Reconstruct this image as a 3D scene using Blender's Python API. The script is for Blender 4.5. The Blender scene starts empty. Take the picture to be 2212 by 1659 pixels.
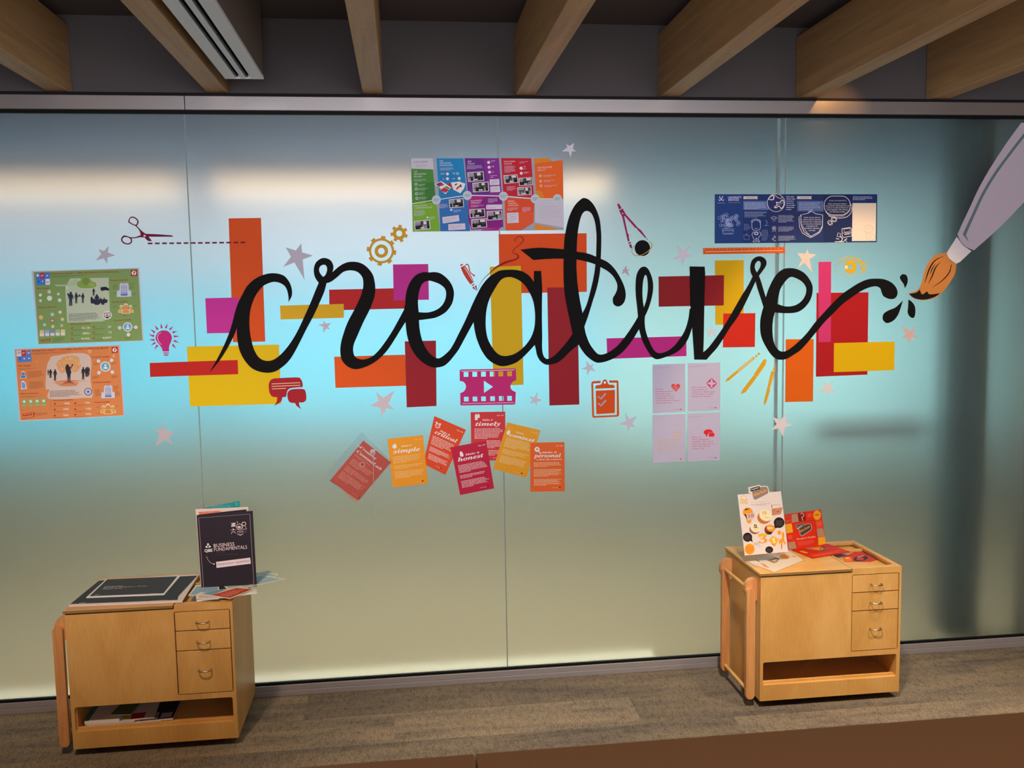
import bpy, bmesh, math, random
from mathutils import Vector, Matrix
from mathutils.geometry import tessellate_polygon

S = bpy.context.scene
COL = S.collection
# ------------------------------------------------------------------ camera
CAM = Vector((0.0, -3.88778, 1.68809))
F_PX, CX, CY = 1965.48, 1106.0, 829.5
AX = Vector((0.992765826, -0.118795936, -0.017422408))
AY = Vector((0.116663078, 0.988718854, -0.093940163))
AZ = Vector((0.028385574, 0.091228032, 0.995425389))
cd = bpy.data.cameras.new('camera')
cd.sensor_width = 36.0
cd.sensor_fit = 'HORIZONTAL'
cd.lens = F_PX / 2212 * 36
cd.clip_start = 0.05
cd.dof.use_dof = True
cd.dof.focus_distance = 3.9
cd.dof.aperture_fstop = 11
cam = bpy.data.objects.new('camera', cd)
COL.objects.link(cam)
m = Matrix.Identity(4)
for i, v in enumerate((AX, AZ, -AY, CAM)):
    for r in range(3):
        m[r][i] = v[r]
cam.matrix_world = m
S.camera = cam

# ------------------------------------------------------------------ world and exposure
w = bpy.data.worlds.new('world')
S.world = w
w.use_nodes = True
w.node_tree.nodes['Background'].inputs[0].default_value = (0.55, 0.75, 0.9, 1)
w.node_tree.nodes['Background'].inputs[1].default_value = 0.3
S.view_settings.view_transform = 'Standard'
S.view_settings.look = 'None'
S.view_settings.gamma = 1.0
S.view_settings.exposure = 0.0
S.view_settings.use_curve_mapping = False

# ------------------------------------------------------------------ lights
def light(name, kind, loc, target, energy, color, **kw):
    d = bpy.data.lights.new(name, kind)
    d.energy = energy
    d.color = color
    for k, v in kw.items():
        setattr(d, k, v)
    o = bpy.data.objects.new(name, d)
    COL.objects.link(o)
    o.location = loc
    o.rotation_euler = (Vector(target) - Vector(loc)).to_track_quat('-Z', 'Y').to_euler()
    return o
light('room_light', 'AREA', (0.5, -5.6, 1.75), (0.5, 0, 1.2), 212, (1.0, 0.94, 1.0), shape='RECTANGLE', size=4.6, size_y=1.3)
light('downlight_over_right_trolley', 'SPOT', (1.95, -1.15, 2.62), (2.02, 0, 1.0), 62, (1.0, 0.70, 0.36),
      spot_size=math.radians(60), spot_blend=0.35, shadow_soft_size=0.035)
for i, (x, e) in enumerate(((-0.55, 210), (0.95, 330), (2.45, 290))):
    light('aisle_downlight_%d' % i, 'SPOT', (x, -1.75, 2.62), (x + 0.05, -1.3, 0), e, (1.0, 0.87, 0.70),
          spot_size=math.radians(76), spot_blend=0.8, shadow_soft_size=0.05)
light('downlight_over_left_trolley', 'SPOT', (-1.0, -1.9, 2.62), (-0.9, -0.5, 0), 135, (1.0, 0.74, 0.48),
      spot_size=math.radians(84), spot_blend=0.9, shadow_soft_size=0.08)

light('accent_light', 'SPOT', (1.94, -0.34, 2.72), (1.91, 0, 2.47), 11.0, (1.0, 0.45, 0.10), spot_size=math.radians(48), spot_blend=0.9, shadow_soft_size=0.02)

# ------------------------------------------------------------------ helpers
def lin(h):
    h = h.lstrip('#')
    out = []
    for i in (0, 2, 4):
        c = int(h[i:i+2], 16) / 255
        out.append(c / 12.92 if c <= 0.04045 else ((c + 0.055) / 1.055) ** 2.4)
    return (*out, 1)

MC = {}
def mat(hexc, rough=0.6, metal=0.0, spec=0.12, emit=0, name=None):
    key = (hexc, rough, metal, spec, emit, name)
    if key in MC:
        return MC[key]
    mt = bpy.data.materials.new(name or ('paint_' + hexc.strip('#')))
    mt.use_nodes = True
    nt = mt.node_tree
    b = nt.nodes['Principled BSDF']
    b.inputs['Base Color'].default_value = lin(hexc)
    b.inputs['Roughness'].default_value = rough
    b.inputs['Metallic'].default_value = metal
    b.inputs['Specular IOR Level'].default_value = spec
    if emit:
        b.inputs['Emission Color'].default_value = lin(hexc)
        b.inputs['Emission Strength'].default_value = emit
    MC[key] = mt
    return mt

def nodes(name):
    mt = bpy.data.materials.new(name)
    mt.use_nodes = True
    nt = mt.node_tree
    return mt, nt, nt.nodes['Principled BSDF']

def ramp(nt, fac, stops):
    r = nt.nodes.new('ShaderNodeValToRGB')
    while len(r.color_ramp.elements) < len(stops):
        r.color_ramp.elements.new(0.5)
    for e, (p, c) in zip(r.color_ramp.elements, stops):
        e.position = p
        e.color = lin(c)
    nt.links.new(fac, r.inputs[0])
    return r.outputs[0]

def noise_at(nt, scale, detail=4, vec_scale=(1, 1, 1), rough=0.5, distort=0.0, rnd=False):
    tc = nt.nodes.new('ShaderNodeTexCoord')
    mp = nt.nodes.new('ShaderNodeMapping')
    mp.inputs['Scale'].default_value = vec_scale
    nt.links.new(tc.outputs['Object'], mp.inputs[0])
    src = mp.outputs[0]
    if rnd:
        oi = nt.nodes.new('ShaderNodeObjectInfo')
        ml = nt.nodes.new('ShaderNodeMath'); ml.operation = 'MULTIPLY'
        ml.inputs[1].default_value = 37.0
        nt.links.new(oi.outputs['Random'], ml.inputs[0])
        ad = nt.nodes.new('ShaderNodeVectorMath'); ad.operation = 'ADD'
        nt.links.new(src, ad.inputs[0])
        nt.links.new(ml.outputs[0], ad.inputs[1])
        src = ad.outputs[0]
    n = nt.nodes.new('ShaderNodeTexNoise')
    n.inputs['Scale'].default_value = scale
    n.inputs['Detail'].default_value = detail
    n.inputs['Roughness'].default_value = rough
    n.inputs['Distortion'].default_value = distort
    nt.links.new(src, n.inputs['Vector'])
    return n.outputs['Fac']

def wood(name, dark, midc, light_, vec=(9, 9, 1.2), scale=2.2, rough=0.42):
    mt, nt, b = nodes(name)
    a = noise_at(nt, scale, 5, vec, 0.5, 1.8, rnd=True)
    c1 = ramp(nt, a, [(0.25, dark), (0.5, midc), (0.75, light_)])
    f = noise_at(nt, 60, 3, (3, 3, 0.3) if vec[2] < 5 else (1, 1, 10), 0.5)
    c2 = ramp(nt, f, [(0.3, '#d9d9d9'), (0.6, '#ffffff')])
    mx = nt.nodes.new('ShaderNodeMix'); mx.data_type = 'RGBA'; mx.blend_type = 'MULTIPLY'
    mx.inputs[0].default_value = 0.3
    nt.links.new(c1, mx.inputs[6]); nt.links.new(c2, mx.inputs[7])
    nt.links.new(mx.outputs[2], b.inputs['Base Color'])
    b.inputs['Roughness'].default_value = rough
    b.inputs['Specular IOR Level'].default_value = 0.35
    return mt

M_BIRCH = wood('birch_plywood', '#cb9550', '#d8a35a', '#e2b16b', (2.6, 2.6, 0.9), 1.5)
M_BEECH = wood('beech_wood', '#c98650', '#d6955c', '#dfa46c')
M_PLYEDGE = wood('plywood_edge', '#7a5936', '#94703f', '#a8834f', (1, 1, 60), 4)
M_BEAM = wood('timber_beam', '#977852', '#aa875a', '#b59466', (9, 0.5, 9), 2.0, 0.55)
M_ALU = mat('#a9a6a6', 0.34, 0.9, 0.5, name='brushed_aluminium')
M_ALU2 = mat('#aaa6ac', 0.38, 0.35, 0.5, name='aluminium_sill')
M_STEEL = mat('#c8c2b8', 0.25, 1.0, 0.5, name='satin_steel')
M_GASKET = mat('#0d0c0c', 0.6, name='black_gasket')
M_RUBBER = mat('#141414', 0.7, name='black_rubber')
M_BULK = mat('#4e4a4a', 0.8, name='grey_bulkhead_paint')
M_CEIL = mat('#575151', 0.9, name='dark_ceiling_paint')
M_WALLP = mat('#8c8478', 0.8, name='painted_wall')

def carpet(name):
    mt, nt, b = nodes(name)
    fine = noise_at(nt, 210, 4, (1, 1, 1), 0.8)
    tuft = noise_at(nt, 26, 6, (2.2, 1, 1), 0.8, 0.0, rnd=True)
    streak = noise_at(nt, 2.0, 5, (0.8, 5.5, 1), 0.65, 0.2, rnd=True)
    base = ramp(nt, streak, [(0.32, '#98928c'), (0.46, '#b4aba0'), (0.58, '#c4b8a6'), (0.72, '#d2c2aa')])
    sp = ramp(nt, fine, [(0.34, '#4e4c4c'), (0.5, '#c9c6c4'), (0.64, '#ffffff')])
    tf = ramp(nt, tuft, [(0.3, '#a09890'), (0.5, '#eeeae6'), (0.7, '#ffffff')])
    def mul(x, y, f):
        mx = nt.nodes.new('ShaderNodeMix'); mx.data_type = 'RGBA'; mx.blend_type = 'MULTIPLY'
        mx.inputs[0].default_value = f
        nt.links.new(x, mx.inputs[6]); nt.links.new(y, mx.inputs[7])
        return mx.outputs[2]
    oi = nt.nodes.new('ShaderNodeObjectInfo')
    tone = ramp(nt, oi.outputs['Random'], [(0.0, '#d2cecc'), (0.5, '#ebe6e0'), (1.0, '#fff8ee')])
    nt.links.new(mul(mul(mul(base, sp, 0.95), tf, 0.8), tone, 1.0), b.inputs['Base Color'])
    b.inputs['Roughness'].default_value = 0.95
    b.inputs['Specular IOR Level'].default_value = 0.05
    bp = nt.nodes.new('ShaderNodeBump')
    bp.inputs['Strength'].default_value = 0.8
    bp.inputs['Distance'].default_value = 0.004
    nt.links.new(fine, bp.inputs['Height'])
    nt.links.new(bp.outputs[0], b.inputs['Normal'])
    return mt
M_CARPET = carpet('striped_carpet')

def frosted():
    mt, nt, b = nodes('frosted_glass')
    b.inputs['Base Color'].default_value = (0.93, 0.985, 0.97, 1)
    b.inputs['Roughness'].default_value = 0.42
    b.inputs['IOR'].default_value = 1.45
    b.inputs['Transmission Weight'].default_value = 1.0
    b.inputs['Specular IOR Level'].default_value = 0.3
    return mt
M_FROST = frosted()

# ---- mesh building
def finish(name, bm, material, parent=None, loc=(0, 0, 0), smooth=False):
    me = bpy.data.meshes.new(name)
    bmesh.ops.recalc_face_normals(bm, faces=bm.faces)
    bm.to_mesh(me)
    bm.free()
    if loc != (0, 0, 0):
        me.transform(Matrix.Translation(-Vector(loc)))
    mats = material if isinstance(material, (list, tuple)) else [material]
    for mm in mats:
        me.materials.append(mm)
    if smooth:
        for p in me.polygons:
            p.use_smooth = True
    o = bpy.data.objects.new(name, me)
    COL.objects.link(o)
    if parent:
        o.parent = parent
    else:
        o.location = loc
    return o

def box(bm, x0, x1, y0, y1, z0, z1, bev=0.0, seg=2):
    r = bmesh.ops.create_cube(bm, size=1)
    for v in r['verts']:
        v.co = Vector(((x0 + x1) / 2 + v.co.x * (x1 - x0), (y0 + y1) / 2 + v.co.y * (y1 - y0), (z0 + z1) / 2 + v.co.z * (z1 - z0)))
    if bev:
        es = list({e for v in r['verts'] for e in v.link_edges})
        bmesh.ops.bevel(bm, geom=es, offset=bev, segments=seg, profile=0.5, affect='EDGES')

def cyl(bm, a, b, rad, seg=16, rad2=None):
    a, b = Vector(a), Vector(b)
    d = b - a
    q = d.to_track_quat('Z', 'Y').to_matrix().to_4x4()
    bmesh.ops.create_cone(bm, cap_ends=True, segments=seg, radius1=rad, radius2=rad if rad2 is None else rad2,
                          depth=d.length, matrix=Matrix.Translation((a + b) / 2) @ q)

def tube(bm, pts, rad, seg=8):
    rings = []
    n = len(pts)
    pts = [Vector(p) for p in pts]
    for i, p in enumerate(pts):
        t = (pts[min(i + 1, n - 1)] - pts[max(i - 1, 0)]).normalized()
        u = t.cross(Vector((0.123, 0.31, 0.94))).normalized()
        v = t.cross(u)
        rings.append([bm.verts.new(p + rad * (math.cos(k * 2 * math.pi / seg) * u + math.sin(k * 2 * math.pi / seg) * v)) for k in range(seg)])
    for i in range(n - 1):
        for k in range(seg):
            bm.faces.new((rings[i][k], rings[i][(k + 1) % seg], rings[i + 1][(k + 1) % seg], rings[i + 1][k]))
    bm.faces.new(rings[0][::-1]); bm.faces.new(rings[-1])

def fillpoly(bm, loops, d=None):
    """loops of 3-D points (first the outline, then holes); d = thickness vector."""
    flat = [Vector(p) for l in loops for p in l]
    tris = tessellate_polygon([[Vector(p) for p in l] for l in loops])
    vs = [bm.verts.new(p) for p in flat]
    for t in tris:
        try: bm.faces.new([vs[i] for i in t])
        except ValueError: pass
    if d is not None:
        v2 = [bm.verts.new(p + d) for p in flat]
        for t in tris:
            try: bm.faces.new([v2[i] for i in reversed(t)])
            except ValueError: pass
        k = 0
        for l in loops:
            n = len(l)
            for i in range(n):
                a, b2 = k + i, k + (i + 1) % n
                try: bm.faces.new((vs[a], vs[b2], v2[b2], v2[a]))
                except ValueError: pass
            k += n

def tag(o, label=None, cat=None, group=None, kind=None):
    if label: o['label'] = label
    if cat: o['category'] = cat
    if group: o['group'] = group
    if kind: o['kind'] = kind
    return o

def empty(name, loc):
    o = bpy.data.objects.new(name, None)
    COL.objects.link(o)
    o.location = loc
    o.empty_display_size = 0.05
    return o

def struct(name, bm, m, label=None):
    o = finish(name, bm, m)
    o['kind'] = 'structure'
    if label: o['label'] = label
    return o

def nb(): return bmesh.new()

# ------------------------------------------------------------------ pixels of a zoomed crop -> points on a real plane
def ray(px, py):
    return AX * ((px - CX) / F_PX) + AY + AZ * ((CY - py) / F_PX)
def on_plane(px, py, P, N, off=0.0):
    d = ray(px, py)
    t = (Vector(P) + Vector(N) * off - CAM).dot(N) / d.dot(N)
    return CAM + d * t
class K:
    """a crop of the photograph: origin and zoom"""
    def __init__(s, ox, oy, z): s.o = (ox, oy, z)
    def __call__(s, x, y): return (s.o[0] + x / s.o[2], s.o[1] + y / s.o[2])
    def pts(s, l): return [s(*p[:2]) + tuple(p[2:]) for p in l]
K1 = K(0, 0, 1)
def smooth(pts, n=5):
    """closed outline; points with a third value are corners, Catmull-Rom between them"""
    N = len(pts)
    out = []
    for i in range(N):
        p1, p2 = pts[i], pts[(i + 1) % N]
        p0, p3 = pts[i - 1], pts[(i + 2) % N]
        c1, c2 = len(p1) > 2, len(p2) > 2
        if c1 and c2:
            out.append(p1[:2]); continue
        if c1: p0 = (2 * p1[0] - p2[0], 2 * p1[1] - p2[1])
        if c2: p3 = (2 * p2[0] - p1[0], 2 * p2[1] - p1[1])
        for k in range(n):
            t = k / n
            out.append(tuple(0.5 * ((2 * p1[j]) + (-p0[j] + p2[j]) * t + (2 * p0[j] - 5 * p1[j] + 4 * p2[j] - p3[j]) * t * t
                             + (-p0[j] + 3 * p1[j] - 3 * p2[j] + p3[j]) * t ** 3) for j in (0, 1)))
    return out
def curve(pts, n=6):
    """open Catmull-Rom, any number of values per point"""
    out = []
    N = len(pts)
    D = range(len(pts[0]))
    for i in range(N - 1):
        p0, p1, p2, p3 = pts[max(i - 1, 0)], pts[i], pts[i + 1], pts[min(i + 2, N - 1)]
        for k in range(n):
            t = k / n
            out.append(tuple(0.5 * ((2 * p1[j]) + (-p0[j] + p2[j]) * t + (2 * p0[j] - 5 * p1[j] + 4 * p2[j] - p3[j]) * t * t
                             + (-p0[j] + 3 * p1[j] - 3 * p2[j] + p3[j]) * t ** 3) for j in D))
    out.append(tuple(pts[-1]))
    return out
def stroke(pts, w, closed=False):
    """outline quads of a pen line of width w (or third value per point); returns quads"""
    n = len(pts)
    L, Rr = [], []
    for i, p in enumerate(pts):
        a = pts[(i - 1) % n] if closed or i else p
        b = pts[(i + 1) % n] if closed or i < n - 1 else p
        dx, dy = b[0] - a[0], b[1] - a[1]
        l = math.hypot(dx, dy) or 1
        ww = (p[2] if len(p) > 2 else w) / 2
        nx, ny = -dy / l * ww, dx / l * ww
        L.append((p[0] + nx, p[1] + ny)); Rr.append((p[0] - nx, p[1] - ny))
    q = []
    for i in range(n if closed else n - 1):
        j = (i + 1) % n
        q.append([L[i], L[j], Rr[j], Rr[i]])
    return q
def circ(x, y, rx, ry=None, n=24, rot=0):
    ry = rx if ry is None else ry
    c, s_ = math.cos(rot), math.sin(rot)
    return [(x + rx * math.cos(a) * c - ry * math.sin(a) * s_, y + rx * math.cos(a) * s_ + ry * math.sin(a) * c) for a in (k * 2 * math.pi / n for k in range(n))]
def rrect(x0, y0, x1, y1, r, n=4):
    out = []
    for cx, cy, a0 in ((x1 - r, y0 + r, -90), (x1 - r, y1 - r, 0), (x0 + r, y1 - r, 90), (x0 + r, y0 + r, 180)):
        for k in range(n + 1):
            a = math.radians(a0 + 90 * k / n)
            out.append((cx + r * math.cos(a), cy + r * math.sin(a)))
    return out

# text through one reusable font object
_fc = bpy.data.curves.new('glyphs', 'FONT')
_fc.fill_mode = 'FRONT'
_fc.resolution_u = 2
_fo = bpy.data.objects.new('glyphs', _fc)

TCACHE = {}
def glyphs(s, serif, bold, italic):
    key = (s, serif, bold, italic)
    if key in TCACHE: return TCACHE[key]
    t = s
    if serif:
        o = ''
        for ch in s:
            if 'a' <= ch <= 'z':
                o += chr(0x1D482 + ord(ch) - 97) if italic else chr(0x1D41A + ord(ch) - 97)
            elif 'A' <= ch <= 'Z':
                o += chr(0x1D468 + ord(ch) - 65) if italic else chr(0x1D400 + ord(ch) - 65)
            elif ch.isdigit():
                o += chr(0x1D7CE + int(ch))
            else: o += ch
        t = o
    _fc.body = t
    _fc.offset = bold
    _fc.shear = 0.0 if serif else (0.28 if italic else 0.0)
    me = bpy.data.meshes.new_from_object(_fo)
    V = [(v.co.x, v.co.y) for v in me.vertices]
    Fc = [tuple(p.vertices) for p in me.polygons]
    bpy.data.meshes.remove(me)
    if V:
        x0 = min(v[0] for v in V); x1 = max(v[0] for v in V)
        V = [((v[0] - x0) / max(x1 - x0, 1e-6), v[1]) for v in V]
    TCACHE[key] = (V, Fc)
    return V, Fc

class Sheet:
    """a flat thing at a real plane: base + printed parts. Coordinates given in crop pixels."""
    LAY = 0.00018
    def __init__(s, name, label, cat, P=(0, 0, 0), N=(0, -1, 0), base=0.0004, group=None):
        s.name, s.label, s.cat, s.group = name, label, cat, group
        s.P, s.N = Vector(P), Vector(N).normalized()
        s.base = base; s.top = base
        s.parts = {}; s.root = None
    def pt(s, p, off): return on_plane(p[0], p[1], s.P, s.N, off)
    def body(s, k, loops, hexc, thick=0.0004, rough=0.55, sm=False, material=None):
        loops = [k.pts(l) for l in loops]
        if sm: loops = [smooth(l) for l in loops]
        L3 = [[s.pt(p, s.base + thick) for p in l] for l in loops]
        bm = nb()
        fillpoly(bm, L3, -s.N * thick)
        c = sum((p for p in L3[0]), Vector()) / len(L3[0])
        zlow = min(p.z for p in L3[0])
        s.loc = Vector((c.x, c.y, zlow))
        s.root = finish(s.name, bm, material or mat(s.g(hexc), rough), loc=tuple(s.loc))
        tag(s.root, s.label, s.cat, s.group)
        s.top = s.base + thick
        s.lay = 0
        return s
    def root_empty(s, k, x, y):
        p = s.pt(k(x, y), 0)
        s.loc = p
        s.root = empty(s.name, tuple(p))
        tag(s.root, s.label, s.cat, s.group)
        s.top = s.base; s.lay = 0
        return s
    def up(s, n=1): s.lay += n; return s
    def _bm(s, part, hexc, label):
        key = (part, hexc, label)
        if key not in s.parts:
            s.parts[key] = nb()
        return s.parts[key]
    gain = 1.0
    STUFF = {'text_lines', 'body_text', 'inner_text', 'fine_print', 'figures', 'leaf', 'doodle', 'tick', 'header_text', 'root'}
    def g(s, h):
        h = h.lstrip('#')
        return '#' + ''.join('%02x' % min(235, int(int(h[i:i+2], 16) * s.gain)) for i in (0, 2, 4))
    def split(s, part):
        for key in [k for k in s.parts if k[0] == part]:
            o = finish(part, s.parts.pop(key), mat(s.g(key[1])), s.root, tuple(s.loc))
    def off(s):
        s.cnt = (getattr(s, 'cnt', 0) + 1) % 16
        return s.top + s.LAY * (s.lay + 1) + 1.0e-5 * s.cnt
    JOIN = {'crest', 'doodle', 'figure_drawing', 'globe', 'building_icon', 'basket_icon', 'leaf', 'colour_facet', 'stamp', 'logo', 'person_icon', 'tower_icon', 'dash', 'small_icon', 'pencil_doodle', 'screw_cap', 'leaflet_print', 'rocket', 'connector', 'arrow', 'footer_logo', 'title_icon'}
    def poly(s, part, k, pts, hexc, sm=False, holes=(), label=None, thick=None):
        solo = part not in s.JOIN
        bm = nb() if solo else s._bm(part, hexc, label)
        of = s.off()
        loops = [k.pts(l) for l in (pts, *holes)]
        if sm: loops = [smooth(l) for l in loops]
        L3 = [[s.pt(p, of + (thick or 0)) for p in l] for l in loops]
        fillpoly(bm, L3, (-s.N * thick) if thick else None)
        if solo:
            o = finish(part, bm, mat(s.g(hexc)), s.root, tuple(s.loc))
            if label: o['label'] = label
    def line(s, part, k, pts, w, hexc, sm=False, closed=False, label=None, n=6):
        bm = s._bm(part, hexc, label)
        if sm:
            pts = curve(pts + [pts[0]], n)[:-1] if closed else curve(pts, n)
        of = s.off()
        for q in stroke(pts, w, closed):
            f = [bm.verts.new(s.pt(k(*p), of)) for p in q]
            try: bm.faces.new(f)
            except ValueError: pass
    def text(s, part, k, txt, p0, p1, h, hexc, serif=False, bold=0.0, italic=False, label=None):
        bm = s._bm(part, hexc, label)
        V, Fc = glyphs(txt, serif, bold, italic)
        dx, dy = p1[0] - p0[0], p1[1] - p0[1]
        l = math.hypot(dx, dy)
        ux, uy = dx / l, dy / l
        vs = []
        of = s.off()
        for x, y in V:
            yy = y * h / 0.72
            vs.append(bm.verts.new(s.pt(k(p0[0] + ux * x * l + uy * yy, p0[1] + uy * x * l - ux * yy), of)))
        for f in Fc:
            try: bm.faces.new([vs[i] for i in f])
            except ValueError: pass
    def lines(s, part, k, quad, n, hexc, fill=0.5, seed=1, label=None, center=False, last=0.6):
        """n rows of small word marks inside quad TL TR BR BL"""
        rnd = random.Random(seed)
        bm = s._bm(part, hexc, label)
        TL, TR, BR, BL = quad
        def at(u, v):
            a = (TL[0] + (TR[0] - TL[0]) * u, TL[1] + (TR[1] - TL[1]) * u)
            b = (BL[0] + (BR[0] - BL[0]) * u, BL[1] + (BR[1] - BL[1]) * u)
            return (a[0] + (b[0] - a[0]) * v, a[1] + (b[1] - a[1]) * v)
        wpx = math.hypot(TR[0] - TL[0], TR[1] - TL[1]); hpx = math.hypot(BL[0] - TL[0], BL[1] - TL[1])
        fill *= 0.82
        unit = hpx / n * 0.42 / wpx
        of = s.off()
        for i in range(n):
            v0 = (i + (1 - fill) / 2) / n; v1 = v0 + fill / n
            end = rnd.uniform(0.82, 1.0) if i < n - 1 else last * rnd.uniform(0.8, 1.1)
            st = (1 - end) / 2 if center else 0
            end = st + end if center else end
            u = st
            while u < end - unit:
                wl = unit * rnd.uniform(1.2, 5.5)
                u2 = min(u + wl, end)
                f = [bm.verts.new(s.pt(k(*at(a, b)), of)) for a, b in ((u, v0), (u2, v0), (u2, v1), (u, v1))]
                bm.faces.new(f)
                u = u2 + unit * 0.7
    def photo(s, k, quad, seed=0, border='#d8d4dc'):
        """a small black and white snapshot with a pale border: a part of its own"""
        rnd = random.Random(seed)
        TL, TR, BR, BL = quad
        cx = sum(p[0] for p in quad) / 4; cy = sum(p[1] for p in quad) / 4
        bm = nb()
        of = s.off()
        f = [bm.verts.new(s.pt(k(*p), of)) for p in quad]; bm.faces.new(f)
        pr = finish('photo', bm, mat(s.g(border)), s.root, tuple(s.loc))
        inner = [(cx + (p[0] - cx) * 0.92, cy + (p[1] - cy) * 0.87) for p in quad]
        bms = {c: nb() for c in ('#3c3a42', '#16151a', '#8e8c94', '#c9c7cc')}
        def at(u, v):
            a = [inner[0][j] + (inner[1][j] - inner[0][j]) * u for j in (0, 1)]
            b = [inner[3][j] + (inner[2][j] - inner[3][j]) * u for j in (0, 1)]
            return (a[0] + (b[0] - a[0]) * v, a[1] + (b[1] - a[1]) * v)
        o0 = of
        def q(c, u0, v0, u1, v1, l):
            b = bms[c]
            b.faces.new([b.verts.new(s.pt(k(*at(u, v)), o0 + s.LAY * l)) for u, v in ((u0, v0), (u1, v0), (u1, v1), (u0, v1))])
        q('#3c3a42', 0, 0, 1, 1, 1)
        q('#8e8c94', 0.0, 0.0, rnd.uniform(0.3, 0.5), rnd.uniform(0.35, 0.6), 2)
        q('#c9c7cc', rnd.uniform(0.5, 0.6), 0.05, rnd.uniform(0.75, 0.95), rnd.uniform(0.3, 0.5), 2)
        asp = math.hypot(TR[0] - TL[0], TR[1] - TL[1]) / math.hypot(BL[0] - TL[0], BL[1] - TL[1])
        for i in range(7):
            u = 0.02 + i * 0.135 + rnd.uniform(-0.03, 0.03); hh = rnd.uniform(0.45, 0.8); ww = rnd.uniform(0.09, 0.14)
            c = '#16151a' if rnd.random() < 0.6 else '#8e8c94'
            b = bms[c]
            for out in ([(u, 1), (u + 0.01, 1 - hh * 0.62), (u + ww * 0.3, 1 - hh * 0.74), (u + ww * 0.7, 1 - hh * 0.74), (u + ww, 1 - hh * 0.6), (u + ww, 1)],
                        circ(u + ww / 2, 1 - hh * 0.86, 0.03, 0.03 * asp, 8)):
                fillpoly(b, [[s.pt(k(*at(min(a, 1), min(v, 1))), o0 + s.LAY * (3 + 0.05 * i)) for a, v in out]])
        q('#c9c7cc', 0.35, 0.78, 0.62, 0.92, 4)
        for c, b in bms.items():
            finish('picture', b, mat(s.g(c)), pr, tuple(s.loc))
    def done(s):
        for (part, hexc, label), bm in s.parts.items():
            o = finish(part, bm, mat(s.g(hexc)), s.root, tuple(s.loc))
            if label: o['label'] = label
            if part in s.STUFF: o['kind'] = 'stuff'
        s.parts = {}
        return s.root

# ------------------------------------------------------------------ room shell, in front of the glass
X0, X1, YB, ZC = -3.39, 4.22, -6.6, 2.84
bm = nb(); box(bm, X0, X1, YB, 3.3, -0.12, -0.012); FLOOR = struct('floor', bm, mat('#6d6457', 0.9, name='floor_screed'))
bm = nb(); box(bm, X0 - 0.1, X0, YB, 3.3, -0.12, ZC + 0.1); struct('wall_left', bm, M_WALLP)
bm = nb(); box(bm, X1, X1 + 0.1, YB, 3.3, -0.12, ZC + 0.1); struct('wall_right', bm, M_WALLP)
bm = nb(); box(bm, X0, X1, YB - 0.1, YB, -0.12, ZC + 0.1); struct('wall_back', bm, M_WALLP)
bm = nb(); box(bm, X0, X1, YB, 3.3, ZC, ZC + 0.1); struct('ceiling', bm, M_CEIL)
bm = nb(); box(bm, X0, X1, 0.03, 0.10, 2.53, ZC); struct('wall_bulkhead', bm, M_BULK, 'grey bulkhead panel above the glass partition')
# carpet planks laid brick-fashion along the glass
rnd = random.Random(4)
protos = {}
PW, PD = 0.98, 0.245
y = -0.018; row = 0
while y > -3.9:
    x = X0 + (-(row * 0.61) % PW) - PW
    while x < X1:
        a, b = max(x, X0), min(x + PW, X1)
        if b - a > 0.02:
            key = round(b - a, 3)
            if key not in protos:
                bm = nb()
                box(bm, 0, b - a - 0.0002, -PD + 0.0002, 0, -0.012, 0.0)
                me = bpy.data.meshes.new('carpet_plank'); bm.to_mesh(me); bm.free(); me.materials.append(M_CARPET)
                protos[key] = me
            o = bpy.data.objects.new('carpet_plank', protos[key])
            COL.objects.link(o)
            o.parent = FLOOR
            o.location = (a, y, rnd.uniform(-0.0004, 0.0))
        x += PW
    y -= PD; row += 1
bm = nb(); box(bm, X0, X1, YB, y, -0.012, 0.0); o = finish('carpet', bm, M_CARPET, FLOOR); o['kind'] = 'stuff'
# ---- glass partition
seams = [X0, -2.122, -0.855, 0.4165, 1.682, 2.95, X1]
for i in range(len(seams) - 1):
    bm = nb(); box(bm, seams[i] + 0.0022, seams[i + 1] - 0.0022, 0.0, 0.012, 0.045, 2.462)
    struct('window_%d' % (i + 1), bm, M_FROST, 'large frosted glass panel of the partition')
for i in range(1, len(seams) - 1):
    bm = nb(); box(bm, seams[i] - 0.0021, seams[i] + 0.0021, 0.0005, 0.0115, 0.046, 2.461)
    struct('trim_%d' % i, bm, mat('#82938e', 0.4, name='silicone_joint'), 'thin silicone joint between glass panels')
# head rail: two lengths that butt at the left seam
for i, (a, b) in enumerate(((X0, -0.846), (-0.8445, X1))):
    bm = nb(); box(bm, a, b, -0.028, 0.03, 2.462, 2.518, 0.002)
    struct('trim_%d' % (10 + i), bm, M_ALU, 'brushed aluminium head rail')
bm = nb(); box(bm, X0, X1, -0.024, 0.03, 2.518, 2.53); struct('trim_12', bm, mat('#17161a', 0.7, name='shadow_strip'), 'dark strip coloured like a shadow gap above the head rail')  # solid strip, the shade of a gap is put into its colour
bm = nb(); box(bm, X0, X1, -0.012, 0.012, 2.4495, 2.4615); struct('trim_13', bm, M_GASKET, 'black gasket under the head rail')
bm = nb(); box(bm, X0, X1, -0.010, 0.012, 0.046, 0.0545); struct('trim_14', bm, M_GASKET, 'black gasket at the foot of the glass')
bm = nb(); box(bm, X0, X1, -0.018, 0.03, 0.024, 0.046, 0.001); box(bm, X0, X1, -0.022, 0.03, 0.0, 0.023, 0.001)
struct('baseboard_front', bm, M_ALU2, 'grooved aluminium floor channel under the glass')

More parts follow.
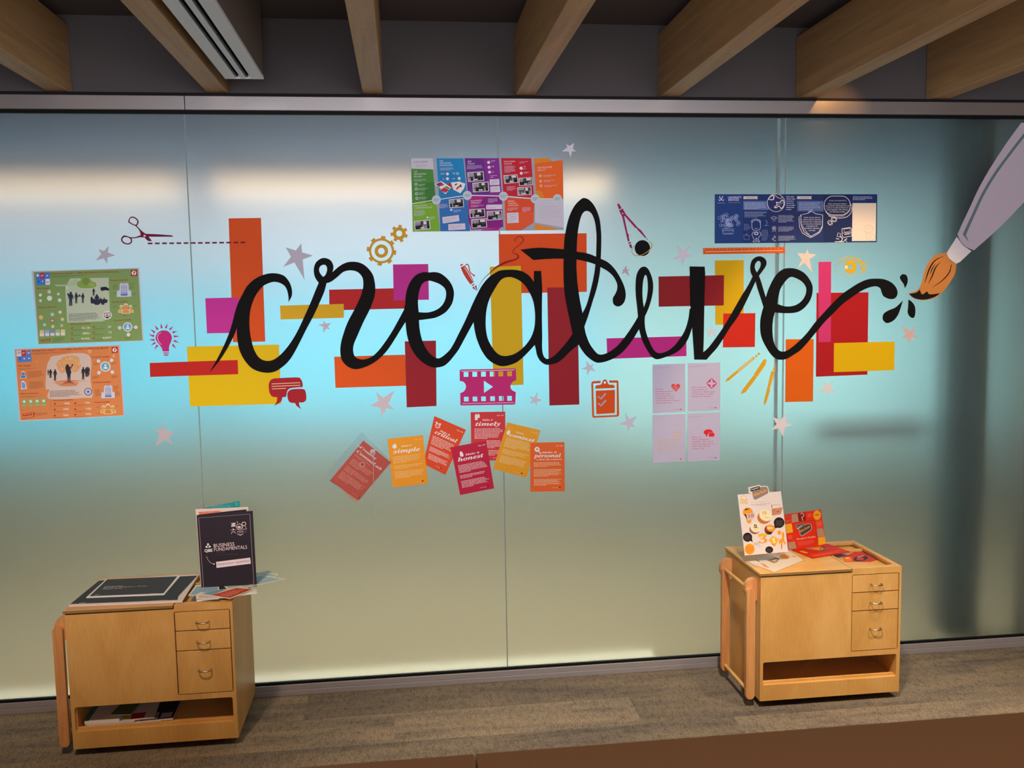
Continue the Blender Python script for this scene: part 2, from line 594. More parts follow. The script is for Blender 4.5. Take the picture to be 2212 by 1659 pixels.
# ---- ceiling beams
bxs = [-2.577, -1.953, -1.330, -0.718, -0.098, 0.534, 1.157, 1.778, 2.385, 3.0, 3.62]
for i, bx in enumerate(bxs):
    bm = nb(); box(bm, -0.041, 0.041, YB + 0.02 + 0.0, 0.028, 2.533, 2.80, 0.003)
    lab = {2: 'timber ceiling beam nearest the left edge of the photo', 3: 'timber ceiling beam just left of the slot diffuser',
           4: 'timber ceiling beam just right of the slot diffuser', 5: 'timber beam above the letter t of the mural',
           6: 'timber beam between those above the letters t and v', 7: 'timber beam above the end letter e of the mural', 8: 'rightmost timber ceiling beam in view'}.get(i)
    o = finish('ceiling_beam', bm, M_BEAM, loc=(0, 0, 0))
    o.location = (bx, 0, 0)
    tag(o, lab or 'timber ceiling beam outside the view', 'beam', 'timber ceiling beams')
# slot diffuser box hanging between two beams
root = empty('slot_diffuser', (-0.56, -0.75, 2.53))
tag(root, 'long white air slot diffuser with two black slots between ceiling beams', 'air vent')
R0 = (-0.56, -0.75, 2.53)
DX0, DX1, DY0, DY1, DZ = -0.640, -0.497, -3.2, -0.27, 2.528
bm = nb()
for a, b in ((0, 0.042), (0.061, 0.079), (0.098, 0.143)):
    box(bm, DX0 + a, DX0 + b, DY0, DY1 - 0.012, DZ, DZ + 0.012, 0.001)
box(bm, DX0, DX1, DY1 - 0.012, DY1, DZ, DZ + 0.012)
box(bm, DX0, DX1, DY0 - 0.012, DY0, DZ, DZ + 0.012)
finish('face_plate', bm, mat('#cfd3d6', 0.4, name='white_powder_coat'), root, R0)
bm = nb()
for a in (0.045, 0.082):
    box(bm, DX0 + a, DX0 + a + 0.004, DY0, DY1 - 0.013, DZ + 0.004, DZ + 0.045)
finish('slot_blade', bm, mat('#1c2226', 0.5), root, R0)
bm = nb(); box(bm, DX0 + 0.006, DX1 - 0.006, DY0 + 0.01, DY1 - 0.004, DZ + 0.045, 2.83); box(bm, DX1 - 0.008, DX1, DY0, DY1, DZ + 0.012, 2.83); box(bm, DX0, DX0 + 0.006, DY0, DY1, DZ + 0.012, 2.83); box(bm, DX0, DX1, DY1 - 0.006, DY1, DZ + 0.012, 2.83)
finish('plenum_box', bm, mat('#6a5f55', 0.7), root, R0)

# ---- low partition / counter near the camera
root = empty('counter', (0.9, -3.0, 0.0))
tag(root, 'smooth brown laminate counter crossing the bottom right foreground', 'counter')
Rc = (0.9, -3.0, 0.0)
jx = on_plane(1028, 1645, (0, 0, 1.1), (0, 0, 1)).x
for a, b in ((-1.9, jx - 0.0009), (jx + 0.0009, 3.6)):
    bm = nb(); box(bm, a, b, -3.45, -2.757, 1.06, 1.10, 0.0015)
    finish('worktop', bm, mat('#835c3a', 0.5, name='brown_laminate'), root, Rc)
bm = nb(); box(bm, -1.85, 3.55, -3.4, -2.79, 0.001, 1.06)
finish('cabinet_body', bm, mat('#80563c', 0.6), root, Rc)

# ------------------------------------------------------------------ the space behind the glass
def back_room():
    bm = nb(); box(bm, X0, X1, 0.10, 3.25, -0.012, 0.004); struct('floor_far', bm, mat('#b9ab90', 0.9, name='khaki_floor'), 'khaki floor behind the frosted glass')
    # outer facade: sill wall, daylit panes tinted row by row to shape the glow, lintel
    YF = 2.3
    ZL, ZR = 0.86, 0.66
    bm = nb(); box(bm, X0, 1.33, YF, YF + 0.1, 0, ZL); struct('wall_far', bm, mat('#a3a690', 0.8, name='sill_wall'), 'wall under the far windows')
    bm = nb(); box(bm, 1.33, X1, YF, YF + 0.1, 0, ZR); struct('wall_far_low', bm, mat('#98a296', 0.8, name='low_sill_wall'), 'lower wall under the right-hand far windows')
    bm = nb(); box(bm, X0, X1, YF, YF + 0.1, 2.74, ZC); struct('wall_lintel', bm, mat('#23445c', 0.8, name='lintel_paint'), 'dark lintel over the far windows')
    bm = nb(); box(bm, 3.62, 3.70, YF, YF + 0.1, ZR, 2.74); struct('wall_far_right', bm, mat('#3f5c60', 0.8, name='far_green_wall'), 'grey green wall right of the far windows')
    SK = [(X0, -1.2, 0.62, 0.62), (-1.14, 1.30, 0.80, 0.74), (1.36, 2.2, 0.54, 0.60), (2.26, 3.62, 0.66, 0.92), (3.70, 4.20, 0.5, 0.75)]
    for i, (a, b, e1, e2) in enumerate(SK):
        zb = ZL if i < 2 else ZR
        for j, (z0, z1, nm, hx, e) in enumerate(((2.46, 2.74, 'top', '#3f8fc4', 0.26 if i < 2 else 0.12), (1.86, 2.42, 'upper', '#dde4f2' if i < 2 else '#a8cdd2', e1), (zb, 1.82, 'lower', '#66d6f6' if i < 2 else '#a8e2e6', e2))):
            bm = nb(); box(bm, a, b, YF + 0.04, YF + 0.05, z0, z1)
            struct('window_%d' % (10 + 3 * i + j), bm, mat(hx, 0.5, emit=e, name='%s_daylight_pane_%d' % (nm, i)), nm + ' daylit pane seen through the frosted glass')
        for j, z in enumerate((1.82, 2.42)):
            bm = nb(); box(bm, a, b, YF, YF + 0.1, z, z + 0.04); struct('trim_%d' % (40 + 2 * i + j), bm, mat('#8fa9b0', 0.6), 'window transom behind the frosted glass')
    for i, a in enumerate((-1.2, 1.3, 2.2)):
        bm = nb(); box(bm, a, a + 0.06, YF, YF + 0.1, (ZL, ZL, ZR)[i], 2.74); struct('trim_%d' % (20 + i), bm, mat('#7f949c', 0.6), 'window mullion behind the frosted glass')
    # warm linear lamps near the glass
    for i, (a, b) in enumerate(((-2.4, -1.02), (-0.86, 0.16), (0.76, 1.02))):
        r = empty('linear_lamp', ((a + b) / 2, 0.60, 2.20))
        tag(r, ('long warm lamp glowing through the left glass panel', 'warm lamp glowing through the glass above the letter r', 'short warm lamp glowing through the glass left of the tall t')[i], 'lamp', 'warm lamps behind the frosted glass')
        L = ((a + b) / 2, 0.60, 2.20)
        bm = nb(); box(bm, a, b, 0.55, 0.65, 2.20, 2.27, 0.004); finish('diffuser', bm, mat('#ffdcb8', 0.5, emit=(1.0, 1.1, 1.4)[i], name='warm_diffuser'), r, L)
        bm = nb(); box(bm, a - 0.01, b + 0.01, 0.545, 0.655, 2.27, 2.30); finish('housing', bm, mat('#8f8f8f', 0.5), r, L)
        for xx in (a + 0.1, b - 0.1):
            bm = nb(); cyl(bm, (xx, 0.60, 2.30), (xx, 0.60, ZC), 0.003, 6)
            finish('cable', bm, mat('#333333'), r, L)
    # added pale strip, its colour puts in the light band at the glass foot
    bm = nb(); box(bm, X0, 1.1, 0.032, 0.12, 0.0, 0.047); struct('trim_light_band', bm, mat('#f6efdc', 0.6, name='light_band_strip'), 'pale strip added for the light band at the foot of the glass')
    # posts and a rail behind the right-hand panels
    bm = nb(); box(bm, 1.650, 1.662, 0.016, 0.028, 0.05, 2.45); struct('trim_30', bm, mat('#8ea0a2', 0.6, name='slate_fin'), 'slim dark fin behind the right joint')
    bm = nb(); box(bm, 2.60, 2.745, 0.14, 0.30, 0.0, ZC); struct('wall_column', bm, mat('#2c4a50', 0.7, name='slate_column'), 'dark column behind the right glass panel')
    bm = nb(); box(bm, 2.92, 2.95, 0.06, 0.12, 0.0, ZC); struct('trim_34', bm, mat('#8c8a80', 0.7), 'narrow post behind the right glass panel')
    bm = nb(); box(bm, 2.05, 2.60, 0.42, 0.48, 0.98, 1.06); struct('trim_35', bm, mat('#90a8ac', 0.7, name='slate_rail'), 'dark rail behind the right glass panel')
back_room()
for i, (x, e, yy) in enumerate(((-2.6, 60, 0.9), (-1.2, 75, 0.9), (0.2, 85, 0.9), (1.4, 65, 0.9), (2.4, 40, 1.1))):  # unseen spots added to brighten the floor behind the glass
    light('far_room_fill_%d' % i, 'SPOT', (x, yy, 2.80), (x, yy + 0.15, 0), e, (1.0, 0.9, 0.72), spot_size=math.radians(112), spot_blend=0.6, shadow_soft_size=0.06)
# ------------------------------------------------------------------ rolling plywood trolleys
def make_trolley(loc, label):
    root = empty('trolley', loc)
    tag(root, label, 'trolley', 'plywood trolleys by the glass')
    W_, D0, D1, Z0, Z1 = 0.603, 0.0, 0.405, 0.03, 0.552   # local: x right, y back, front face at y=0
    def part(name, bm, m, parent=root, smooth=False, label=None):
        o = finish(name, bm, m, smooth=smooth)
        o.parent = parent
        if label: o['label'] = label
        return o
    # front face frame with drawer opening and slot
    def L(pts): return [Vector((x, 0.0, z)) for x, z in pts]
    bm = nb()
    fillpoly(bm, [L([(0, Z0), (W_, Z0), (W_, 0.5645), (0.3905, 0.5645), (0.3905, 0.549), (0, 0.549)]),
                  L(rrect(0.3885, 0.2135, 0.5935, 0.5385, 0.006)), L(rrect(0.013, 0.096, 0.588, 0.193, 0.008))], Vector((0, 0.016, 0)))
    part('front_panel', bm, M_BIRCH)
    bm = nb(); box(bm, 0, 0.016, 0.0165, D1, Z0, 0.549, 0.0015); part('side_panel', bm, M_BIRCH)
    bm = nb(); box(bm, W_ - 0.016, W_, 0.0165, D1, Z0, 0.5645); part('side_panel', bm, M_BIRCH)
    bm = nb(); box(bm, 0.0165, W_ - 0.0165, D1 - 0.014, D1, Z0, 0.549); part('back_panel', bm, M_BIRCH)
    bm = nb(); box(bm, 0.0165, W_ - 0.0165, 0.0165, D1 - 0.0145, 0.076, 0.092); part('shelf', bm, M_BIRCH)
    bm = nb(); box(bm, 0.0165, W_ - 0.0165, 0.0165, D1 - 0.0145, 0.197, 0.209); part('shelf', bm, M_BIRCH)
    bm = nb(); box(bm, 0.0165, W_ - 0.0165, 0.0165, D1 - 0.0145, Z0 + 0.002, Z0 + 0.012); part('bottom_panel', bm, M_BIRCH)
    bm = nb(); box(bm, 0.012, 0.588, 0.0168, 0.0255, 0.0925, 0.106, 0.001); part('shelf_lip', bm, M_BIRCH)
    # lid on the left part
    bm = nb(); box(bm, -0.004, 0.3865, -0.004, D1, 0.5535, 0.5655, 0.002)
    part('lid', bm, M_BIRCH)
    bm = nb(); box(bm, -0.0046, 0.387, -0.0046, -0.0041, 0.5545, 0.5645); part('lid_edge', bm, M_PLYEDGE, label='darker plywood edge of the lid')
    bm = nb(); box(bm, 0.001, 0.3855, 0.003, 0.012, 0.5491, 0.5534); box(bm, 0.002, 0.008, 0.012, D1 - 0.002, 0.5491, 0.5534); part('lid_gap_shade', bm, mat('#1a0f0a', 0.9), label='dark strip colouring in the shade of the gap under the lid')  # dark strip paints the shade into the gap under the lid
    # recessed tray on the right part
    bm = nb()
    x0, x1 = 0.3905, W_
    def T(pts, z=0.564): return [Vector((x, y, z)) for x, y in pts]
    fillpoly(bm, [T([(x0, 0.0165), (x1 - 0.0165, 0.0165), (x1 - 0.0165, D1), (x0, D1)]), T(rrect(x0 + 0.012, 0.030, x1 - 0.022, D1 - 0.032, 0.012))], Vector((0, 0, -0.010)))
    part('tray_rim', bm, M_BIRCH)
    bm = nb(); box(bm, x0 + 0.002, x1 - 0.0165, 0.018, D1 - 0.016, 0.538, 0.546); part('tray_floor', bm, M_BIRCH)
    bm = nb(); box(bm, x0 + 0.012, x1 - 0.017, 0.285, 0.297, 0.5465, 0.558, 0.002); part('tray_divider', bm, M_BIRCH)
    # drawers
    for z0, z1, hz in ((0.4640, 0.5350, 0.496), (0.3865, 0.4600, 0.419), (0.2165, 0.3825, 0.309)):
        bm = nb(); box(bm, 0.3918, 0.5902, 0.0005, 0.0155, z0, z1, 0.001)
        d = part('drawer', bm, M_BIRCH)
        bm = nb()
        hx = 0.492
        pts = [(hx + 0.0225 * sx, yy, hz) for sx, yy in ((-1, 0.001), (-1, -0.012))] 
        arc = [(hx + 0.0225 * math.cos(a), -0.012 - 0.011 * math.sin(a), hz - 0.001) for a in (math.pi - k * math.pi / 8 for k in range(1, 8))]
        pts = pts + arc + [(hx + 0.0225, -0.012, hz), (hx + 0.0225, 0.001, hz)]
        tube(bm, pts, 0.0027, 8)
        part('handle', bm, M_STEEL, d, True, 'curved satin steel wire handle')
    bm = nb(); box(bm, 0.388, 0.594, 0.0165, 0.03, 0.21, 0.54); part('drawer_gap_shade', bm, mat('#120905', 0.8))  # near-black backing gives the drawer gaps their shade by colour
    # ladder-like handle frame on the left side
    for y0 in (0.012, 0.30):
        bm = nb()
        pr = [(-0.001, 0.462), (-0.001, 0.532), (-0.014, 0.534)] + [(-0.016 - 0.036 * math.sin(a), 0.488 + 0.046 * math.cos(a)) for a in (k * math.pi / 10 for k in range(1, 10))] + [(-0.014, 0.442), (-0.001, 0.444)]
        fillpoly(bm, [[Vector((x, y0 + 0.020, z)) for x, z in pr]], Vector((0, 0.028, 0)))
        part('handle_bracket', bm, M_BEECH)
        bm = nb()
        pr = rrect(-0.053, 0.035, -0.017, 0.500, 0.0175, 6)
        fillpoly(bm, [[Vector((x, y0, z)) for x, z in pr]], Vector((0, 0.0195, 0)))
        part('handle_post', bm, M_BEECH)
    for z in (0.492, 0.062):
        bm = nb()
        ya, yb = ((0.0485, 0.3195) if z > 0.3 else (0.02, 0.2995))
        cyl(bm, (-0.036, ya, z), (-0.036, yb, z), 0.0075, 14)
        part('dowel', bm, M_BIRCH, smooth=False)
    for x in (0.07, 0.53):
        for y in (0.06, 0.345):
            bm = nb(); cyl(bm, (x - 0.009, y, 0.0155), (x + 0.009, y, 0.0155), 0.0145, 16)
            wh = part('castor', bm, M_RUBBER)
            bm = nb(); box(bm, x - 0.012, x + 0.012, y - 0.004, y + 0.004, 0.014, 0.0318); part('castor_fork', bm, M_STEEL, wh)
    return root
TR = make_trolley((1.402, -0.450, 0.0), 'plywood trolley on the right with a white display card and red leaflets on top')
TL_ = make_trolley((-1.275, -0.440, 0.0), 'plywood trolley on the left with black booklets on top and magazines on its shelf')

# ------------------------------------------------------------------ mural: coloured rectangles
A = K(400, 440, 3.318); B = K(440, 540, 5.925); C2 = K(700, 540, 5.925); C3 = K(980, 540, 5.925)
C4 = K(1340, 540, 5.925); C5 = K(1600, 540, 5.821); T7 = K(1080, 420, 4.147); D = K(1240, 400, 3.318); E_ = K(1540, 400, 3.318)
V3 = K(840, 320, 3.318); L0 = K(0, 440, 3.386)
BR_ = 'coloured rectangles behind the lettering'
def rect(label, hexc, pts, base):
    s = Sheet('vinyl_rectangle', label, 'wall decal', base=base, group=BR_)
    s.body(K1, [pts], hexc, 0.0004)
    return s.root
rect('tall orange rectangle behind the letter c, crossed by the dashed line', '#d9531e', [A(311, 105), A(543, 102), A(574, 988), A(343, 993)], 0.0004)
rect('magenta square left of the letter c', '#c4349c', [B(20, 618), B(444, 607), B(462, 1060), B(42, 1067)], 0.0009)
rect('large yellow rectangle low behind the letter c', '#dcbc0c', [A(12, 1025), A(672, 1010), A(688, 1435), A(35, 1453)], 0.0004)
rect('long red bar over the yellow rectangle at far left', '#bc2622', [L0(1095, 1165), A(376, 1120), A(380, 1222), L0(1098, 1267)], 0.0009)
rect('long red bar between the letters r and e', '#bb2527', [C2(65, 508), C2(1100, 486), C2(1103, 748), C2(68, 773)], 0.0004)
rect('narrow yellow bar between the letters c and r', '#d9ae22', [B(977, 712), B(1792, 690), B(1794, 868), B(985, 890)], 0.0009)
rect('magenta square behind the top of the first letter e', '#c03092', [C2(882, 185), C2(1333, 180), C2(1342, 636), C2(892, 648)], 0.0009)
rect('orange rectangle under the letter r', '#e45a1a', [C2(130, 1367), C2(1037, 1340), A(1585, 1305), A(1077, 1320)], 0.0004)
rect('dark red upright rectangle under the first letter e', '#9c1f2a', [C2(1033, 1170), C2(1432, 1160), (943, 877), (878.6, 880)], 0.0009)
rect('big orange rectangle behind the letters a and t', '#dd4f16', [V3(787, 617), V3(1417, 610), V3(1419, 1030), (1079, 634)], 0.0004)
rect('tall yellow rectangle behind the letter a', '#d9b20e', [C3(463, 215), C3(860, 202), (1131, 831), (1066, 834)], 0.0009)
rect('tall dark red rectangle behind the stem of the letter t', '#991c28', [C3(1198, 482), (1247, 620.5), D(38, 1572), (1187, 876)], 0.0014)
rect('magenta bar under the letter i', '#c42b88', [D(234, 1098), D(805, 1083), D(806, 1225), D(238, 1245)], 0.0004)
rect('yellow rectangle between the letters i and v, partly under dark red', '#d4a806', [D(1010, 540), D(1216, 537), D(1216, 1000), D(1013, 1000)], 0.0004)
rect('dark red rectangle behind the stem of the letter v', '#8c1a20', [D(606, 655), D(1075, 645), D(1073, 862), D(607, 871)], 0.0009)
rect('bright red square crossed by the thin stroke of the letter v', '#cc2a18', [D(1070, 920), D(1300, 917), D(1296, 1160), D(1067, 1163)], 0.0009)
rect('orange upright rectangle below the last letter e', '#de6412', [E_(522, 1105), E_(723, 1103), E_(717, 1550), E_(518, 1555)], 0.0004)
rect('large red rectangle behind the tail of the last letter e', '#ae1c20', [E_(743, 772), E_(1115, 768), E_(1107, 1358), E_(738, 1373)], 0.0004)
rect('tall pink bar on the large red rectangle', '#cc3870', [E_(757, 550), E_(848, 548), E_(845, 1124), E_(757, 1126)], 0.0009)
rect('yellow rectangle overlapping the foot of the large red rectangle', '#dcb208', [E_(868, 1132), E_(1303, 1121), E_(1300, 1326), E_(866, 1340)], 0.0009)

# ------------------------------------------------------------------ the word
M_INK = mat('#100f10', 0.7, spec=0.1, name='black_acrylic')
c = 1
word = Sheet('script_lettering', "large black handwritten word 'creative' across the glass", 'lettering', base=0.0024)
word.root_empty(K1, 1180, 800)
def letter(k, outline, holes=(), i=0):
    off = 0.0052 + i * 0.00012
    loops = [smooth(k.pts(l), 6) for l in (outline, *holes)]
    bm = nb()
    fillpoly(bm, [[on_plane(p[0], p[1], (0, 0, 0), (0, -1, 0), off) for p in l] for l in loops], Vector((0, 0.0028, 0)))
    return finish('letter', bm, M_INK, word.root, tuple(word.loc))
letter(B, [(1085,665,c),(1125,590),(1128,510),(1100,420),(1040,340),(960,305),(860,298),(760,320),(650,375),(555,465),(490,580),(440,680),(400,800),(370,920),(330,1050),(260,1220),(170,1400),(78,1562,c),(200,1415),(300,1260),(370,1130),(425,995,c),(430,1130),(455,1270),(510,1390),(590,1490),(680,1545),(800,1570),(900,1558),(990,1510),(1080,1430),(1150,1330),(1230,1180),(1310,1020),(1400,850),(1480,680),(1540,540),(1572,425,c),(1530,360,c),(1472,420,c),(1430,520),(1370,670),(1290,850),(1210,1020),(1130,1160),(1040,1280),(960,1360),(880,1410),(790,1418),(710,1380),(650,1290),(612,1170),(590,1050),(583,930),(590,800),(620,680),(670,570),(750,470),(830,425),(900,408),(970,420),(1030,455),(1065,510),(1085,600)], i=0)
letter(C2, [(-70,420,c),(-115,350),(-132,260),(-110,170),(-50,115),(15,103),(80,130),(115,190),(118,240),(105,285,c),(200,205),(290,160),(380,150),(470,168),(550,220),(620,310),(648,410),(655,520),(635,630),(580,770),(500,930),(430,1090),(380,1210),(373,1300),(400,1370),(470,1400),(540,1395),(620,1360),(700,1285),(780,1180),(860,1060),(940,920),(1022,768,c),(1080,760,c),(1080,920,c),(1040,925,c),(980,1020),(900,1150),(820,1270),(740,1360),(640,1440),(530,1495),(410,1525),(310,1495),(235,1420),(210,1330),(212,1220),(240,1100),(300,930),(390,760),(450,640),(490,530),(503,430),(490,350),(440,290),(380,265),(310,262),(240,285),(170,345),(90,405),(30,425,c)],
       [[(-12,345,c),(-50,300),(-65,250),(-45,205),(0,188),(32,210),(38,260),(20,315)]], i=1)
letter(C2, [(1022,768,c),(1040,690),(1045,600),(1065,500),(1110,400),(1180,320),(1270,285),(1350,287),(1420,283),(1490,300),(1560,350),(1620,420),(1655,500),(1662,580),(1640,680),(1590,760),(1530,815),(1430,865),(1320,885),(1215,898,c),(1222,1000),(1240,1100),(1270,1190),(1310,1270),(1370,1340),(1440,1385),(1500,1375),(1600,1290),(1659,1200),(1720,1080),(1800,920),(1880,740,c),(1914,925,c),(1850,1040),(1780,1170),(1719,1280),(1659,1360),(1600,1430),(1530,1485),(1430,1505),(1340,1485),(1240,1420),(1160,1330),(1100,1220),(1060,1080),(1042,925,c)],
       [[(1212,795,c),(1203,700),(1205,600),(1225,500),(1265,425),(1340,393),(1430,415),(1500,450),(1550,500),(1563,570),(1545,650),(1500,720),(1430,770),(1340,798),(1260,800)]], i=2)
letter(C3, [(220,740,c),(290,590),(360,460),(440,360),(520,300),(600,262),(700,253),(790,255),(880,275),(960,325),(1010,385),(1028,415,c),(1030,268,c),(1118,268,c),(1128,400),(1133,520),(1130,700),(1130,900),(1133,1100),(1132,1250),(1145,1340),(1180,1390),(1230,1388),(1300,1345),(1400,1240),(1480,1140),(1525,1070,c),(1600,1210,c),(1500,1290),(1420,1370),(1330,1440),(1230,1467),(1170,1463),(1110,1420),(1070,1350),(1050,1260),(1038,1215,c),(970,1290),(880,1380),(780,1450),(640,1487),(540,1465),(440,1400),(360,1290),(300,1150),(270,1030),(255,925,c)],
       [[(700,347),(760,352),(850,395),(920,460),(980,560),(1020,660),(1040,780),(1043,900),(1030,1010),(990,1120),(920,1220),(830,1300),(740,1345),(640,1357),(560,1325),(490,1240),(435,1130),(412,1000),(412,850),(430,720),(470,600),(530,490),(590,400),(640,360)]], i=3)
letter(T7, [(653,1250,c),(625,1120),(600,1000),(580,880),(572,750),(572,600),(577,430),(595,300),(625,190),(670,100),(720,48),(753,32),(800,50),(850,110),(890,210),(905,320),(908,430),(903,580),(895,700),(870,830),(830,960),(790,1090),(756,1185,c),(770,1250),(800,1330),(840,1390),(880,1430),(930,1432),(1000,1400),(1070,1340),(1140,1250),(1200,1160),(1238,1095,c),(1290,1150,c),(1245,1210,c),(1190,1300),(1120,1390),(1050,1450),(970,1490),(890,1508),(840,1495),(780,1450),(735,1395),(705,1345,c)],
       [[(740,1065,c),(715,940),(695,800),(688,700),(685,620),(690,430),(700,320),(720,220),(745,165),(780,147),(820,170),(850,240),(865,350),(865,450),(862,560),(855,640),(840,740),(815,850),(780,980)]], i=4)
o = letter(T7, [(185,495,c),(330,478),(450,482),(575,492),(690,513),(790,530),(900,575),(970,610),(1030,670),(1080,750),(1115,830),(1127,900),(1115,960),(1085,995),(1050,1003),(1018,980),(1013,930),(1035,890),(1050,850),(1050,800),(1020,740),(970,690),(900,650),(850,625),(790,605),(690,583),(570,575),(440,577),(300,587,c)], i=5)
o.name = 'crossbar'
letter(C4, [(228,855,c),(215,720),(200,580),(197,440),(210,320),(250,240),(300,213),(350,235),(390,310),(415,400),(420,500),(400,620),(360,750),(315,850,c),(312,920),(320,1010),(345,1100),(385,1200),(430,1280),(480,1320),(550,1315),(630,1280),(710,1210),(790,1100),(840,1000),(875,870),(890,750,c),(960,755,c),(960,985,c),(921,985,c),(880,1110),(830,1200),(760,1280),(680,1330),(580,1370),(500,1395),(450,1395),(400,1360),(340,1270),(280,1150),(250,1050),(242,1015,c)],
       [[(302,740,c),(290,660),(283,560),(288,430),(305,345),(325,318),(342,345),(353,420),(353,520),(335,640)]], i=6)
letter(C4, [(888,210,c),(1080,213,c),(1086,330),(1078,600),(1072,900),(1068,1150),(1062,1310,c),(1130,1250),(1230,1120),(1320,990),(1400,860),(1480,720),(1560,580),(1640,450),(1695,340,c),(1670,280),(1667,200),(1690,130),(1740,90),(1795,82),(1850,110),(1872,160),(1860,210),(1820,270),(1775,330,c),(1800,400),(1830,500),(1862,605,c),(1890,690,c),(1835,730,c),(1800,620),(1760,500),(1733,400,c),(1700,470),(1640,600),(1560,760),(1480,890),(1400,1000),(1320,1130),(1240,1250),(1160,1340),(1103,1405,c),(948,1403,c),(935,1200),(920,985,c),(900,700),(893,400)],
       [[(1748,290,c),(1722,230),(1727,180),(1755,145),(1785,143),(1800,170),(1795,210),(1775,250)]], i=7)
letter(C5, [(318,595,c),(350,500),(400,390),(460,300),(540,240),(630,228),(720,245),(800,290),(860,360),(900,440),(905,510),(890,590),(850,670),(780,745),(700,785),(600,795),(510,793),(430,783,c),(410,860),(400,960),(402,1060),(415,1150),(450,1230),(500,1272),(560,1275),(640,1230),(740,1145),(840,1040),(940,910),(1040,800),(1150,680),(1280,555),(1400,470),(1500,410),(1600,370),(1700,360),(1800,368),(1890,405),(1950,465),(1973,530),(1960,585),(1920,615),(1860,612),(1800,580),(1775,530),(1760,485),(1720,460),(1660,460),(1580,485),(1490,530),(1400,590),(1280,680),(1180,780),(1060,900),(960,1020),(860,1140),(760,1250),(660,1320),(570,1370),(510,1380),(450,1370),(380,1310),(310,1200),(265,1100),(248,1000),(250,880),(270,780),(290,715,c)],
       [[(460,678,c),(475,590),(500,490),(550,410),(600,355),(645,338),(700,355),(770,395),(815,450),(828,500),(815,570),(770,640),(700,690),(620,710),(540,705)]], i=8)
# ink drops and the dot of the i
def decal(name, label, cat, k, loops, hexc, base=0.0019, sm=True, thick=0.0004, group=None, material=None):
    s = Sheet(name, label, cat, base=base, group=group)
    s.body(k, loops, hexc, thick, sm=sm, material=material)
    return s
decal('letter_dot', 'black round dot over the letter i, inside the yellow ring', 'wall decal', K(1320, 430, 11.85), [circ(803, 1255, 197, 203, 32)], '#151314', 0.0019, False, material=M_INK)
DR = 'black ink drops by the brush tip'
decal('ink_drop', 'upper black ink drop left of the painted brush tip', 'wall decal', C5, [[(2002,340),(2035,305),(2080,315),(2100,360),(2095,420),(2065,482,1),(2050,430),(2015,380)]], '', 0.0019, group=DR, material=M_INK)
decal('ink_drop', 'largest black ink drop, lower left of the brush tip', 'wall decal', C5, [[(2040,635,1),(1990,790),(1940,870),(1880,910),(1830,917),(1790,880),(1787,830),(1810,790),(1870,755),(1950,720)]], '', 0.0019, group=DR, material=M_INK)
decal('ink_drop', 'black ink drop directly below the brush tip', 'wall decal', C5, [[(2110,620,1),(2160,660),(2190,710),(2197,780),(2185,840),(2160,855),(2120,830),(2100,780),(2105,720)]], '', 0.0019, group=DR, material=M_INK)

# ------------------------------------------------------------------ brush
R3 = K(1840, 250, 3.318)
s = Sheet('paintbrush_decal', 'large painted paintbrush with white handle and brown bristles at the right edge', 'wall decal', base=0.0006)
s.root_empty(R3, 500, 1322)
s.poly('bristles', R3, [(680,980,1),(600,1000),(545,1060),(515,1140),(500,1200),(470,1250),(405,1275,1),(440,1305),(500,1322),(580,1312),(640,1275),(700,1200),(740,1130),(750,1062,1),(705,1035),(685,1000)], '#bd7a3e', True, thick=0.0006)
s.poly('ferrule', R3, [(752,868,1),(720,920),(685,975,1),(700,1020),(740,1048),(772,1052,1),(858,970,1),(800,930),(765,885)], '#d9d2d6', True, thick=0.0006)
s.poly('ferrule_band', R3, [(680,980,1),(692,1015),(720,1042),(752,1062,1),(765,1050,1),(735,1040),(705,1012),(690,978,1)], '#b8d4dc', True, thick=0.0004)
s.poly('handle', R3, [(1215,50,1),(1120,180),(1050,285),(980,395),(905,530),(845,660),(795,765),(757,850,1),(780,900),(820,940),(875,965,1),(950,900),(1060,800),(1150,710),(1234,620),(1400,440),(1540,240),(1640,60,1)], '#b7adbb', True, thick=0.0006)
s.up(4)
s.poly('painted_groove', R3, [(1245,110,1),(1130,260),(1020,410),(930,560),(860,710),(795,850,1),(840,908,1),(818,855,1),(880,715),(950,565),(1040,415),(1150,265),(1255,130,1)], '#5f7478', True)
s.poly('ink_tip', R3, [(410,1277,1),(460,1268),(487,1247,1),(505,1280),(540,1258,1),(560,1280),(635,1272,1),(590,1300),(520,1318),(450,1308)], '#17130f', True)
for l in ([(658,1007,2),(600,1035,7),(560,1090,10),(535,1160,7),(522,1200,2)], [(636,1047,2),(600,1090,8),(575,1150,8),(548,1205,2)], [(600,1060,2),(575,1100,7),(560,1140,2)], [(713,1066,4),(700,1120,7),(650,1180,6),(578,1230,2)]):
    s.line('bristle_stroke', R3, l, 5, '#1c1210', True); s.split('bristle_stroke')
s.done()

